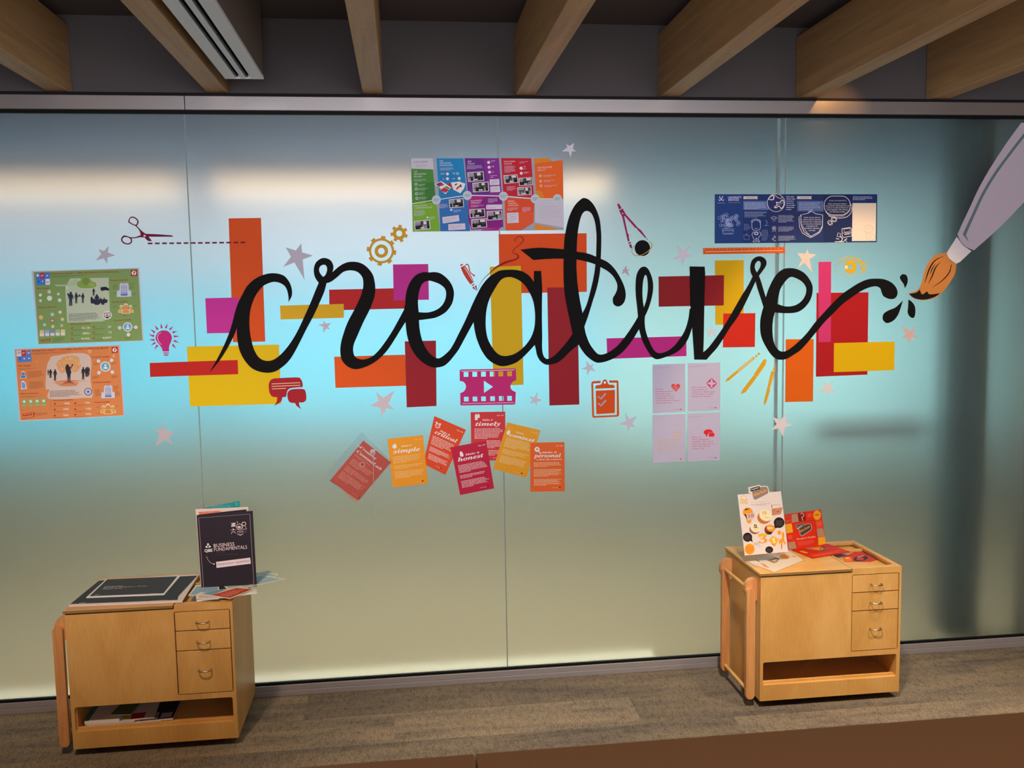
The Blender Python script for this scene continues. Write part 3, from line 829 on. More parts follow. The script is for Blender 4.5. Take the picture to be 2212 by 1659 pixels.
# ------------------------------------------------------------------ stars
def star(label, k, tips, hexc='#d2cfde', inner=0.44):
    tips = [k(*t) for t in tips]
    cx = sum(t[0] for t in tips) / 5; cy = sum(t[1] for t in tips) / 5
    # centre from the crossing chords keeps lopsided stars lopsided
    def inter(a, b, c_, d):
        x1, y1, x2, y2, x3, y3, x4, y4 = *a, *b, *c_, *d
        den = (x1 - x2) * (y3 - y4) - (y1 - y2) * (x3 - x4)
        px = ((x1 * y2 - y1 * x2) * (x3 - x4) - (x1 - x2) * (x3 * y4 - y3 * x4)) / den
        py = ((x1 * y2 - y1 * x2) * (y3 - y4) - (y1 - y2) * (x3 * y4 - y3 * x4)) / den
        return px, py
    out = []
    for i in range(5):
        t = tips[i]
        p = inter(tips[i], tips[(i + 2) % 5], tips[(i - 1) % 5], tips[(i + 1) % 5])
        out += [t, p]
    s = Sheet('star_decal', label, 'wall decal', base=0.0019, group='pale star stickers')
    s.body(K1, [out], hexc, 0.0003)
    return s.root
star('grey star above the green poster at far left', L0, [(793,310),(845,378),(783,440),(700,415),(720,332)], '#bdb8c6')
star('largest grey star with one long ray, left of the letter r', A, [(832,285),(915,372),(855,545),(703,452),(720,313)], '#bdbaca')
star('tiny grey star under the narrow yellow bar', B, [(1537,905),(1628,935),(1615,1020),(1528,1058),(1465,955)], '#c8bccc')
star('highest star, right of the colourful timeline poster', K(700, 0, 2.765), [(1495,852),(1508,905),(1472,945),(1417,905),(1445,857)])
star('star above the letter i, right of the compass', D, [(827,435),(848,512),(777,575),(705,535),(740,435)])
star('faint tiny pinkish star left of the letter i', D, [(372,575),(402,605),(397,655),(342,638),(345,605)], '#c4a9b2')
star('cream star under the blue poster, above the last letter e', E_, [(680,455),(745,495),(712,628),(608,590),(602,487)], '#dccabc')
star('small star between the letter v and the bright red square', D, [(990,1010),(1028,1030),(1018,1085),(955,1088),(950,1045)])
star('small star right of the tall dark red rectangle', K(1240, 760, 4.424), [(118,88),(190,115),(205,185),(127,225),(70,162)])
star('star right of the orange clipboard', K(1240, 760, 4.424), [(487,583),(600,613),(582,718),(515,760),(430,690)])
star('bright white star on the right glass joint', K(1240, 760, 4.424), [(2033,585),(2092,703),(2000,818),(1882,747),(1900,622)], '#dedada')
star('pinkish star under the orange rectangle of the letter r', A, [(1500,1340),(1498,1475),(1412,1525),(1327,1450),(1370,1347)], '#d2c6d0')
star('star below the left end of the lettering, above the left trolley', K(310, 690, 5.925), [(253,1335),(400,1438),(378,1625),(150,1635),(130,1413)], '#b9b2b9')
star('smallest star right of the film ticket', K(960, 780, 9.217), [(1855,615),(1955,775),(1837,885),(1705,850),(1697,697)])
star('white star under the large red rectangle', E_, [(788,1405),(860,1408),(882,1477),(822,1515),(750,1477)], '#dcd8d6')
star('salmon pink star below the ink drops', R3, [(455,1513),(473,1588),(413,1632),(360,1590),(362,1503)], '#cfaea8')

# ------------------------------------------------------------------ icons
SC = K(240, 450, 6.9125)
s = Sheet('scissors_decal', 'dark red open scissors at the start of the dashed line', 'wall decal', base=0.0019).root_empty(SC, 330, 540)
MR = '#72163a'
s.poly('finger_ring', SC, [(300,125),(360,135),(400,170),(410,215),(370,262),(265,215),(262,170)], MR, True, holes=[[(305,142),(350,150),(385,180),(388,215),(362,245),(285,208),(278,170)]])
s.split('finger_ring')
s.poly('finger_ring', SC, [(190,405),(250,418),(300,440),(315,490),(290,530),(240,540),(180,520),(150,480),(155,440)], MR, True, holes=[[(200,430),(250,435),(285,455),(295,490),(275,515),(235,522),(190,502),(170,475),(175,450)]])
s.poly('blade', SC, [(290,432,1),(360,430),(440,400,1),(430,350),(395,295),(350,255,1),(380,255,1),(450,330),(515,380,1),(700,388),(860,400),(900,403),(935,424,1),(700,424),(560,424,1),(612,490,1),(550,485),(500,437,1),(430,432),(360,446),(300,448,1)], MR, True)
s.up(); s.poly('pivot', SC, circ(500, 412, 18, 18, 14), '#d8c8d4'); s.done()
s = Sheet('dashed_line_decal', 'dark red dashed cutting line running from the scissors onto the orange bar', 'wall decal', base=0.0019).root_empty(SC, 1280, 540)
for i in range(14):
    x = 548 + 107.2 * i - (i > 6) * 1.2 * (i - 6); y = 525 - 1.15 * i
    s.poly('dash_mark', SC, [(x, y - 12), (x + 70, y - 13), (x + 70, y + 11), (x, y + 12)], MR if i < 12 else '#7e1e2e')
LB = K(310, 690, 5.925)
MG = '#c02a80'
s = Sheet('light_bulb_decal', 'magenta shining light bulb above the long red bar', 'wall decal', base=0.0019).root_empty(LB, 290, 468)
s.poly('bulb', LB, [(245,410,1),(235,370),(200,320),(165,275),(155,230),(175,180),(215,148),(260,140),(310,150),(350,190),(363,240),(350,290),(330,340),(327,410,1)], MG, True)
s.up(); s.line('highlight', LB, [(228,165,4),(192,190,7),(178,235,7),(195,285,7),(230,325,4)], 6, '#e8d5ea', True)
for q in ((250,423,325,436), (262,448,318,463)):
    s.poly('screw_cap', LB, rrect(*q, 5), MG)
for i, (bx, by, tx, ty) in enumerate(((180,330,135,388),(150,298,95,332),(140,262,70,262),(136,213,60,190),(143,168,90,122),(182,130,146,72),(232,112,223,42),(285,112,310,50),(335,130,382,85),(372,168,432,150),(388,217,465,217),(392,272,458,302),(372,322,420,378))):
    dx, dy = tx - bx, ty - by; l = math.hypot(dx, dy); nx, ny = -dy / l * 14, dx / l * 14
    bm = nb(); fillpoly(bm, [[s.pt(LB(*p), s.off()) for p in ((bx + nx, by + ny), (tx, ty), (bx - nx, by - ny))]])
    finish('ray', bm, mat(MG), s.root, tuple(s.loc))
s.done()
# gears
def gear(label, k, cx, cy, r, rt, n, hw, ring, a0, hexc='#cfa02c'):
    pts = []
    for i in range(n):
        a = a0 + i * 2 * math.pi / n
        for da, rr in ((-hw * 1.15, r), (-hw, rt), (hw, rt), (hw * 1.15, r)):
            pts.append((cx + rr * math.cos(a + da), cy + rr * math.sin(a + da)))
        for da in (0.33, 0.5, 0.67):
            aa = a + hw * 1.15 + (2 * math.pi / n - 2.3 * hw) * da
            pts.append((cx + r * math.cos(aa), cy + r * math.sin(aa)))
    s = Sheet('gear_decal', label, 'wall decal', base=0.0019, group='mustard gear stickers')
    s.body(k, [pts, circ(cx, cy, ring, ring, 32)], hexc, 0.0003)
    return s
s = gear('larger mustard gear with an inner ring, above the magenta square', A, 1407, 338, 90, 107, 8, 0.15, 74, 0.13)
s.poly('inner_ring', A, circ(1406, 340, 48, 48, 28), '#cfa02c', holes=[circ(1406, 340, 24, 24, 20)]); s.done()
gear('smaller mustard gear up and right of the larger one', A, 1534, 214, 46, 63, 7, 0.2, 22, -1.45)
# speech bubbles
RB = '#a5202c'
s = Sheet('speech_bubble_decal', 'dark red speech bubble with three text lines, on the corner of the big yellow rectangle', 'wall decal', base=0.0019, group='speech bubble stickers')
s.body(A, [[(640,1252,1),(800,1245),(830,1260),(842,1290),(842,1315,1),(790,1318),(740,1330),(722,1385,1),(697,1387,1),(685,1420),(637,1450,1),(655,1420),(660,1387,1),(625,1382),(607,1360),(600,1330),(600,1290),(615,1262)]], RB, 0.0003, sm=True)
for q in ((620,1292,824,1283), (620,1310,826,1301), (622,1328,722,1323)):
    s.line('text_line', A, [q[:2], q[2:]], 5, '#e6c9a8')
s.done()
decal('speech_bubble_decal', 'smaller plain dark red speech bubble, lower right of the lined one', 'wall decal', A, [[(760,1332),(840,1328),(862,1345),(868,1400),(850,1422),(815,1425,1),(820,1450),(832,1472,1),(800,1450),(788,1430,1),(755,1425),(738,1405),(733,1360)]], RB, 0.0019, thick=0.0003, group='speech bubble stickers')
# pen with squiggle
PN = K(980, 480, 10.367)
RP = '#c64430'
s = Sheet('pen_decal', 'small red orange pen with a clip, above the letter a', 'wall decal', base=0.0019).root_empty(PN, 520, 1535)
s.poly('barrel', PN, [(158,1010,1),(250,970,1),(330,1090),(400,1220),(452,1340,1),(378,1395,1),(300,1290),(215,1150)], RP, True)
s.poly('cap', PN, [(147,985,1),(155,950),(190,935),(218,955,1)], RP, True)
s.line('clip', PN, [(262,970),(300,940),(335,980),(350,1060),(380,1130),(455,1195)], 22, RP, True)
s.poly('clip_end', PN, circ(455, 1192, 20, 22, 14), RP)
s.poly('collar', PN, [(395,1410),(460,1375),(468,1395),(418,1428)], RP)
s.poly('nib', PN, [(415,1470),(450,1430),(485,1500),(520,1540),], '#b3415c'); s.poly('nib', PN, [(470,1425),(512,1415),(528,1540),(510,1520)], '#b3415c')
s.up(2); s.line('highlight', PN, [(232,1010,14),(300,1100,18),(370,1220,16),(430,1330,8)], 12, '#efdfe4', True)
s.done()
s = Sheet('squiggle_decal', 'thin dark red ink squiggle rising from the pen nib over the orange rectangle', 'wall decal', base=0.0024).root_empty(PN, 545, 1510)
s.line('ink_trail', PN, [(540,1520,3),(600,1370,8),(690,1250,12),(820,1130,18),(940,1020,34),(1080,940,46),(1200,890,44),(1340,850,34),(1430,810,34),(1450,760,30),(1410,715,22),(1345,700,14),(1330,650,14),(1370,590,14),(1470,510,14),(1550,430,18),(1562,370,20),(1510,325,18),(1440,330,14),(1380,380,14),(1372,420,12),(1405,437,6)], 10, '#8c1a14', True, n=8)
s.done()
# compass and ring
CP = K(1320, 430, 11.85)
CM = '#9c1f5e'
s = Sheet('compass_decal', 'magenta drawing compass pointing at the black dot', 'wall decal', base=0.0019).root_empty(CP, 540, 1310)
s.poly('knob', CP, [(162,150),(170,125),(190,118),(212,130),(270,232,1),(205,268,1)], CM, True)
s.poly('leg', CP, [(205,292),(300,242),(375,385),(640,680),(665,715),(770,800),(800,840),(900,980),(880,1000),(690,800),(650,745),(615,735),(350,432),(335,440),(425,870),(458,915),(452,960),(475,1075),(430,1090),(285,455)], CM)
s.poly('pencil_holder', CP, [(438,1115),(500,1092),(510,1128),(452,1148)], CM)
s.poly('pencil_holder', CP, [(460,1165),(515,1150),(540,1235),(522,1270),(480,1230)], CM)
s.poly('point', CP, [(525,1280),(542,1275),(540,1312)], '#5c1838'); s.poly('point', CP, [(898,1010),(915,1002),(960,1068)], '#5c1838')
s.up(); s.poly('pivot', CP, circ(299, 370, 18, 18, 14), '#e8b6d2')
s.done()
s = Sheet('ring_decal', 'thin hand-drawn yellow ring around the dot of the i', 'wall decal', base=0.0027).root_empty(CP, 690, 1460)
s.line('ring_line', CP, [(610,1195,5),(565,1235,10),(530,1320,14),(560,1400,16),(640,1450,18),(760,1440,18),(900,1370,18),(1000,1285,22),(1045,1200,24),(1030,1130,20),(965,1080,14)], 12, '#cf9e48', True)
s.done()
# ruler
RU = K(1240, 400, 3.318)
s = Sheet('ruler_decal', 'long orange ruler under the blue poster', 'wall decal', base=0.0019)
s.body(RU, [[(925,450),(1512,443),(1513,487),(926,495)]], '#dc5a16', 0.0003)
s.line('centre_line', RU, [(942,477), (1496,468)], 4, '#f2d2a4')
for i in range(22):
    x = 938 + i * 26.3; y = 450 - i * 0.31
    s.line('tick', RU, [(x, y + 1), (x, y + (14 if i % 2 == 0 else 9))], 2, '#f2d2a4')
s.done()
# film ticket
FK = K(960, 780, 9.217)
FP = '#c62a78'
holes = []
for x in (382, 556, 730, 903, 1075, 1250):
    holes.append([(x, 218 - (x - 382) * 0.017), (x + 95, 217 - (x - 382) * 0.017), (x + 97, 313 - (x - 382) * 0.014), (x + 2, 315 - (x - 382) * 0.014)])
for x in (388, 562, 732, 912, 1085, 1250):
    holes.append([(x, 712 - (x - 382) * 0.02), (x + 93, 711 - (x - 382) * 0.02), (x + 95, 803 - (x - 382) * 0.017), (x + 2, 804 - (x - 382) * 0.017)])
holes.append([(785, 390), (968, 512), (790, 634)])
holes = [[(x, y, 1) for x, y in h] for h in holes]
s = Sheet('film_ticket_decal', 'magenta film strip ticket with a play triangle, below the letter a', 'wall decal', base=0.0019)
s.body(FK, [[(305,200,1),(310,180),(335,168,1),(1395,145,1),(1418,155),(1425,180,1),(1430,380,1),(1370,410),(1325,460),(1315,515),(1335,565),(1380,600),(1422,618,1),(1412,830,1),(1405,855),(1380,866,1),(345,885,1),(322,878),(318,855,1),(315,638,1),(370,615),(410,575),(430,515),(415,455),(370,410),(305,395,1)]] + holes, FP, 0.0003, sm=True)
s.line('edge_line', FK, [(333,202), (1392,174)], 17, '#e9c6dc'); s.line('edge_line', FK, [(350,848), (1392,826)], 15, '#e9a6cc')
s.done()
# clipboard
CB = K(1260, 810, 12.76)
OR = '#e25418'
s = Sheet('clipboard_decal', 'orange clipboard with two check marks', 'wall decal', base=0.0019).root_empty(CB, 620, 1170)
s.poly('board', CB, [(480,160,1),(290,170,1),(240,190),(220,240,1),(245,1120,1),(260,1165),(300,1178,1),(930,1150,1),(975,1130),(988,1090,1),(970,200,1),(960,160),(925,148,1),(705,150,1),(725,215,1),(920,215,1),(925,1105,1),(298,1132,1),(270,235,1),(470,225,1)], OR, True)
s.poly('clip', CB, [(330,378,1),(335,315),(370,285),(460,270),(505,245),(530,180),(555,140),(600,125),(640,140),(665,190),(690,245),(730,268),(800,268),(850,285),(865,310),(858,360,1)], OR, True, holes=[circ(595, 210, 34, 34, 14)])
s.poly('paper', CB, [(345,435),(872,410),(870,1050),(360,1080)], OR)
s.up()
for dy in (0, 188):
    s.line('check_mark', CB, [(405, 590 + dy * 0.98), (485, 660 + dy), (620 + dy * 0.04, 505 + dy)], 52, '#b3a9b4')
s.done()
# three pencils
PK = K(1240, 760, 4.424)
YE = '#dba824'
GP = 'yellow pen and pencil stickers'
s = Sheet('pencil_decal', 'yellow pencil nearest the white cards, flattest of the three', 'wall decal', base=0.0019, group=GP).root_empty(PK, 1450, 290)
s.poly('shaft', PK, [(1445,290),(1462,255),(1715,45),(1732,62),(1480,275)], YE); s.up(); s.line('highlight', PK, [(1560,190),(1712,62)], 7, '#efe0b4'); s.poly('eraser', PK, circ(1765,20,12,12,14), YE); s.poly('ferrule', PK, [(1728,40),(1742,28),(1756,42),(1742,55)], YE); s.done()
s = Sheet('pen_decal', 'thick yellow ballpoint pen with a pocket clip, middle of the three', 'wall decal', base=0.0019, group=GP).root_empty(PK, 1593, 405)
s.poly('shaft', PK, [(1593,405),(1608,365),(1715,225),(1750,240),(1640,385)], YE); s.poly('cap', PK, [(1715,222,1),(1810,75,1),(1825,68),(1840,85,1),(1835,115,1),(1750,238,1)], YE, True); s.up(); s.line('clip', PK, [(1832,95),(1835,120),(1762,235)], 5, '#efe0b4'); s.done()
s = Sheet('pencil_decal', 'yellow pencil nearest the right glass joint, steepest of the three', 'wall decal', base=0.0019, group=GP).root_empty(PK, 1815, 515)
s.poly('shaft', PK, [(1813,515),(1815,470),(1885,185),(1920,190),(1912,225),(1840,480)], YE); s.poly('button', PK, [(1900,180),(1905,150),(1928,150),(1924,182)], YE); s.poly('eraser', PK, circ(1918,130,10,12,12), YE); s.up(); s.line('highlight', PK, [(1905,215),(1868,360)], 5, '#efe0b4'); s.done()
# eye
EK = C5
s = Sheet('eye_decal', 'yellow drawn eye left of the brush', 'wall decal', base=0.0019).root_empty(EK, 1380, 332)
EY = '#dcac14'
s.poly('iris', EK, circ(1380, 217, 75, 80, 28), EY, holes=[circ(1380, 213, 30, 30, 18)])
s.line('eyelid', EK, [(1180,190,3),(1240,140,8),(1310,105,14),(1380,95,16),(1450,108,18),(1520,150,22),(1585,210,24)], 8, EY, True)
s.line('eyelid', EK, [(1210,215,3),(1260,170,6),(1330,138,8),(1400,132,10),(1460,150,14),(1510,195,16),(1545,245,22),(1560,262,26)], 8, EY, True)
s.line('eyelid', EK, [(1180,250,3),(1250,295,5),(1320,322,6),(1400,328,6),(1470,312,8),(1520,270,10)], 8, EY, True)
s.poly('tear_duct', EK, [(1520,262),(1568,255),(1565,280),(1540,285)], EY)
s.up(); s.poly('highlight', EK, [(1308,200),(1345,195),(1345,235),(1312,235)], '#e9e2b8'); s.done()
# ------------------------------------------------------------------ posters on the glass
def poster(name, label, cat, k, quad, hexc, base=0.0012, group=None, gain=1.12, thick=0.0004):
    s = Sheet(name, label, cat, base=base, group=group)
    s.gain = gain
    s.body(k, [quad], hexc, thick)
    return s
def person(s, part, k, x, y, h, hexc, w=0.3):
    """small standing silhouette with its feet at x,y"""
    q = [(0,-1),( .06,-.99),(.09,-.93),(.06,-.87),(.13,-.83),(.2,-.6),(.16,-.48),(.13,-.5),(.1,-.68),(.1,-.45),(.11,-.02),(.02,0),(0,-.4),(-.02,0),(-.11,-.02),(-.1,-.45),(-.1,-.68),(-.14,-.5),(-.18,-.48),(-.18,-.6),(-.12,-.83),(-.05,-.87),(-.08,-.93),(-.05,-.99)]
    s.poly(part, k, [(x + a * h * w / 0.3, y + b * h) for a, b in q], hexc)
def bust(s, k, x, y, r, hexc, part='person_icon'):
    s.poly(part, k, circ(x, y - r * 1.15, r * 0.55, r * 0.6, 12), hexc)
    s.poly(part, k, [(x - r, y + r * .7), (x - r * .95, y), (x - r * .6, y - r * .4), (x + r * .6, y - r * .4), (x + r * .95, y), (x + r, y + r * .7)], hexc)
def tower(s, k, x, y, sc, pale='#b8c0dd', deep='#5566a8'):
    def P(l): return [(x + a * sc, y + b * sc) for a, b in l]
    s.poly('tower_icon', k, P([(-112,210),(-108,115),(-70,108),(-66,10),(-45,-5),(45,-8),(68,8),(72,105),(110,110),(112,205)]), pale)
    s.up()
    s.poly('tower_icon', k, P([(-50,190),(-50,165),(55,162),(55,188)]), deep); s.poly('tower_icon', k, P([(-30,8),(-28,0),(28,0),(30,6)]), deep)
    for u in (-48, -22, 4, 30):
        s.poly('tower_icon', k, P([(u, 25), (u + 17, 24), (u + 19, 158), (u + 2, 160)]), deep)
    s.up()
    for u in (-45, -19, 7, 33):
        for v in range(30, 150, 20):
            s.poly('tower_icon', k, P([(u, v), (u + 12, v), (u + 12, v + 10), (u, v + 10)]), '#e4e8f4')
    s.up(-2)
def trio(s, k, x, y, sc, side, mid, edge='#ece0cc'):
    for cx, cy, r, col in ((x - 70 * sc, y, 42 * sc, side), (x + 72 * sc, y, 42 * sc, side), (x, y + 4 * sc, 56 * sc, mid)):
        bust(s, k, cx, cy, r * 1.16, edge); s.up(); bust(s, k, cx, cy, r, col); s.up()
    s.up(-6)
def postmark(s, k, x0, y0, x1, y1):
    s.poly('logo', k, [(x0, y0 + 3), (x1 - 2, y0), (x1, y1 - 5), (x0 + 5, y1)], '#9c1428')
    s.up()
    cx, cy, r = (x0 + x1) / 2, (y0 + y1) / 2, (x1 - x0) * .36
    s.poly('logo', k, circ(cx, cy, r), '#e8dfe2')
    s.up(); s.poly('logo', k, [(cx - r * .15, cy - r), (cx + r * .5, cy - r * .3), (cx + r * .2, cy + r * .25), (cx, cy + r * .1), (cx + r * .1, cy + r), (cx - r * .25, cy + r), (cx - r * .2, cy - r * .2), (cx - r * .05, cy - r * .5)], '#9c1428'); s.up(-2)
RH = '#9c2a22'
# --- green infographic
G = K(10, 570, 7.135)
s = poster('poster', 'green infographic poster headed NEW TECHNOLOGY FOUNDATIONS, upper at far left', 'poster', G, [(415,110),(2075,60),(2145,1190),(510,1250)], '#b6b8c8')
s.poly('printed_area', G, [(445,125),(2055,72),(2125,1180),(525,1235)], '#75935a')
s.up()
s.poly('tile', G, [(485,145),(695,135),(702,320),(490,328)], '#3f74c4')
s.poly('illustration_panel', G, [(1010,225),(1600,212),(1628,840),(1500,888),(965,905),(935,420),(945,345)], '#a9b8a2')
s.up(); s.poly('cloud', G, [(760,320),(980,320),(1080,235),(1130,240),(1120,320),(940,345),(800,345)], '#9fb48c')
postmark(s, G, 1943, 92, 2043, 190)
s.up()
s.poly('tile', G, [(548,138),(613,135),(617,225),(552,228)], '#b02848'); s.poly('tile', G, [(628,232),(696,229),(700,320),(632,323)], '#d8d4e0')
s.poly('cloud', G, [(1120,340),(1125,280),(1170,260),(1180,215),(1240,195),(1300,210),(1340,265),(1400,290),(1410,340),(1370,365),(1280,375),(1180,370)], '#7c9a4c', True)
s.up()
s.poly('cloud', G, circ(1250, 270, 55, 60, 16), '#6c8c40'); s.poly('cloud', G, circ(1340, 320, 50, 35, 14), '#87a455')
s.poly('icon', G, circ(510, 177, 20), '#dfe4f2'); s.poly('icon', G, circ(656, 182, 14, 10), '#dfe4f2'); s.poly('icon', G, circ(525, 272, 13, 9), '#20407c'); s.poly('icon', G, circ(585, 270, 8, 14), '#dfe4f2'); s.poly('icon', G, [(640,262),(662,282),(685,262),(675,290),(650,290)], '#705a98')
s.lines('text_lines', G, [(560,165),(606,163),(608,200),(563,202)], 3, '#e8b8c0', 0.6, 3)
DK = '#2b313f'
person(s, 'silhouette', G, 1018, 650, 220, DK, 0.3); s.poly('silhouette', G, [(965,455),(985,450),(1000,480),(1035,500),(1000,520),(972,490)], DK)
person(s, 'silhouette', G, 1103, 610, 170, DK, .25); person(s, 'silhouette', G, 1205, 605, 155, DK, .25)
s.poly('silhouette', G, [(1100,500),(1195,488),(1196,498),(1100,512)], DK); s.poly('silhouette', G, circ(1152, 485, 14), DK)
person(s, 'silhouette', G, 1372, 492, 115, DK, .3); person(s, 'silhouette', G, 1420, 632, 162, DK, .4)
s.poly('silhouette', G, [(1322,545),(1330,510),(1350,505),(1365,540),(1400,548),(1470,545),(1480,515),(1495,545),(1522,545),(1532,512),(1548,545),(1588,552),(1580,600),(1540,605),(1535,630),(1500,630),(1480,600),(1450,632),(1400,632),(1375,612),(1330,610)], DK)
s.poly('silhouette', G, [(1478,360),(1560,352),(1590,370),(1612,388),(1615,402),(1480,410)], '#1d2430')
s.poly('silhouette', G, circ(1510, 410, 10), '#1d2430'); s.poly('silhouette', G, circ(1590, 405, 10), '#1d2430')
s.text('heading', G, 'Building Future Ready IT - NEW TECHNOLOGY FOUNDATIONS', (710,163), (1757,132), 22, RH, bold=0.02)
s.lines('text_lines', G, [(712,182),(1325,165),(1326,188),(715,210)], 3, '#4c6440', 0.45, 5, last=.4)
for t, a, b in (('Why change?', (485,388), (688,380)), ('What we delivered', (512,682), (792,670)), ('Business benefits', (1637,265), (1900,254)), ('People benefits', (1657,598), (1892,588)), ('Customer benefits', (1678,880), (1952,868)), ('Key success metrics', (1017,940), (1322,928))):
    s.text('heading', G, t, a, b, 20, RH, bold=0.02)
s.lines('text_lines', G, [(985,765),(1465,745),(1480,870),(990,888)], 7, '#3d4650', 0.42, 7)
for i, (x, y, r, col) in enumerate(((550,480,24,'#c8d4c4'),(552,568,22,'#c2d0be'),(688,430,30,'#b0c2a4'),(692,530,40,'#ccd6c8'),(828,465,22,'#bccab2'),(848,560,28,'#c4d0bc'),(735,780,28,'#a8bcc8'),(855,745,26,'#c8c8a8'),(560,825,34,'#c8b070'),(890,855,26,'#c8b89c'),(615,940,24,'#a8bcc8'),(742,965,24,'#b4c8a8'),(880,950,24,'#a4b894'),(960,365,24,'#b8c4b0'))):
    s.poly('icon', G, circ(x, y, r, r, 14), col)
postmark(s, G, 707, 848, 763, 902)
for i, col in enumerate(('#cdb184', '#7f9fd0', '#7484b8', '#94a888', '#c8bc7c')):
    x = 540 + i * 81; y = 1022 - i * 3
    s.poly('tile', G, rrect(x, y, x + 68, y + 95, 10, 2), col); s.up(); s.poly('tile', G, rrect(x + 4, y + 48, x + 66, y + 93, 9, 2), '#c4cac8'); s.up(-1)
s.text('stamp', G, 'Awards', (552,1195), (672,1180), 24, RH, bold=0.03)
s.line('stamp', G, [(540,1165),(680,1150),(684,1200),(548,1212)], 4, RH, closed=True)
s.poly('stamp', G, [(680,1152),(706,1150),(700,1172),(694,1180),(704,1196),(688,1196),(690,1178)], RH)
s.lines('text_lines', G, [(735,1140),(925,1130),(930,1195),(740,1205)], 4, '#4c6440', 0.4, 9)
for i, (x, y, t) in enumerate(((1190,1002,'55.12k'), (1205,1085,'$80m'), (1180,1170,'99.99%'), (1590,985,'24'), (1600,1072,'72'), (1515,1155,'8,000T'))):
    w_ = {2: 52, 4: 110, 6: 135}[len(t)]
    s.text('figures', G, t, (x, y), (x + w_, y - 5), 30, '#c9d4bc', bold=0.02)
    xl = 1030 if i < 3 else 1365
    s.lines('text_lines', G, [(xl, y + 14), (xl + 280, y + 2), (xl + 280, y + 18), (xl, y + 30)], 1, '#4c6440', 0.4, 20 + i)
    s.poly('icon', G, circ(xl + 10, y - 12, 14), RH); s.up(); s.poly('icon', G, circ(xl + 10, y - 12, 5, 5, 8), '#b8c8a8'); s.up(-1)
tower(s, G, 1840, 300, 1.0)
for q in ((1670,320,60,40), (1925,300,80,30), (1670,360,70,35), (1940,350,60,40), (1680,440,40,30), (1975,440,50,45), (1680,650,50,35), (1985,635,60,30), (1820,785,90,25), (1855,1130,110,35), (1715,1015,80,10), (1985,1005,70,10)):
    s.lines('text_lines', G, [(q[0], q[1]), (q[0]+q[2], q[1]-3), (q[0]+q[2], q[1]+q[3]-3), (q[0], q[1]+q[3])], max(1, q[3] // 10), '#5a7448', 0.5, q[0])
trio(s, G, 1868, 718, 1.0, '#cfa24e', '#d08a4c')
s.poly('icon', G, circ(1585, 790, 68, 66), '#c2cac2'); s.up()
s.poly('icon', G, [(1532,758),(1625,750),(1630,818),(1540,825)], '#1c1f2c'); s.poly('icon', G, [(1570,822),(1595,820),(1605,838),(1562,840)], '#1c1f2c'); s.up()
s.poly('icon', G, [(1540,766),(1617,759),(1621,808),(1547,814)], '#d6ccd8'); s.up(); s.poly('icon', G, [(1555,798),(1560,785),(1580,775),(1600,785),(1607,796)], '#9c1c3c'); s.up(-3)
s.line('connector', G, [(1800, 985), (1990, 978)], 5, '#cfd8cc'); s.line('connector', G, [(1895, 980), (1905, 1080)], 5, '#cfd8cc')
s.poly('icon', G, circ(1895, 973, 72, 72), '#d4dae0'); s.poly('icon', G, circ(1772, 985, 30), '#b8bfc8'); s.poly('icon', G, circ(2022, 977, 28), '#c4ccc8'); s.poly('icon', G, circ(1908, 1092, 28), '#ccd4c8')
s.up(); s.poly('icon', G, circ(1895, 973, 58, 58), '#5c9cc0'); s.up(); bust(s, G, 1897, 985, 30, '#c8dce8')
s.done()
# --- orange infographic
O = K(10, 740, 7.9)
s = poster('poster', 'orange infographic poster headed CUSTOMER CENTRIC IT OPERATING MODEL, lower at far left', 'poster', O, [(165,110),(1965,38),(2045,1250),(250,1345)], '#b7b2c2', 0.0017)
s.poly('printed_area', O, [(180,122),(1948,52),(2030,1242),(270,1326)], '#c27c4c')
s.up()
s.poly('tile', O, [(215,225),(452,215),(462,325),(225,335)], '#4a78c0')
s.poly('illustration_panel', O, [(860,225),(1430,205),(1465,640),(1500,920),(1350,945),(770,965),(760,800),(700,780),(720,420),(770,290)], '#bfaea4', True)
postmark(s, O, 1825, 78, 1928, 178)
s.up()
s.poly('tile', O, [(202,135),(280,132),(284,232),(207,235)], '#d2d0da'); s.poly('tile', O, [(288,134),(362,131),(367,228),(292,230)], '#b02c3c'); s.poly('tile', O, [(374,132),(445,129),(452,226),(379,228)], '#4a78c0')
s.poly('tree_crown', O, [(885,360),(930,300),(990,250),(1080,225),(1190,225),(1270,260),(1280,330),(1300,400),(1260,470),(1200,510),(1130,470),(1060,470),(990,525),(930,480),(900,430)], '#c49466', True)
s.poly('tree_roots', O, [(860,680),(1000,655),(1110,645),(1260,665),(1240,720),(1150,745),(1060,750),(940,735)], '#c08a64', True)
s.up()
rr = random.Random(8)
for i in range(70):
    a = rr.random() * 6.283; q = rr.random() ** .5
    s.poly('leaf', O, circ(1090 + 190 * q * math.cos(a), 365 + 125 * q * math.sin(a), rr.uniform(7, 14), rr.uniform(5, 9), 6, rr.random() * 3), rr.choice(('#d2ac80', '#b87e4e', '#d8b894')))
for i in range(16):
    x = 1100 + (i - 8) * 22
    s.line('root', O, [(1100 + (i - 8) * 6, 665, 7), (x * .6 + 440, 700, 5), (x, 735 + (i % 3) * 8, 2)], 4, '#9c4a30', True)
s.line('ground_line', O, [(800,690,3),(930,660,7),(1100,645,8),(1260,650,6),(1420,660,3)], 5, '#b84c3c', True)
s.up()
DK = '#2e2c33'
s.poly('silhouette', O, [(1035,430),(1050,380),(1075,368),(1095,390),(1115,425),(1140,405),(1148,370),(1172,362),(1165,390),(1135,440),(1120,440),(1138,510),(1125,540),(1120,680),(1105,682),(1100,560),(1092,680),(1080,680),(1065,545),(1050,510)], DK)
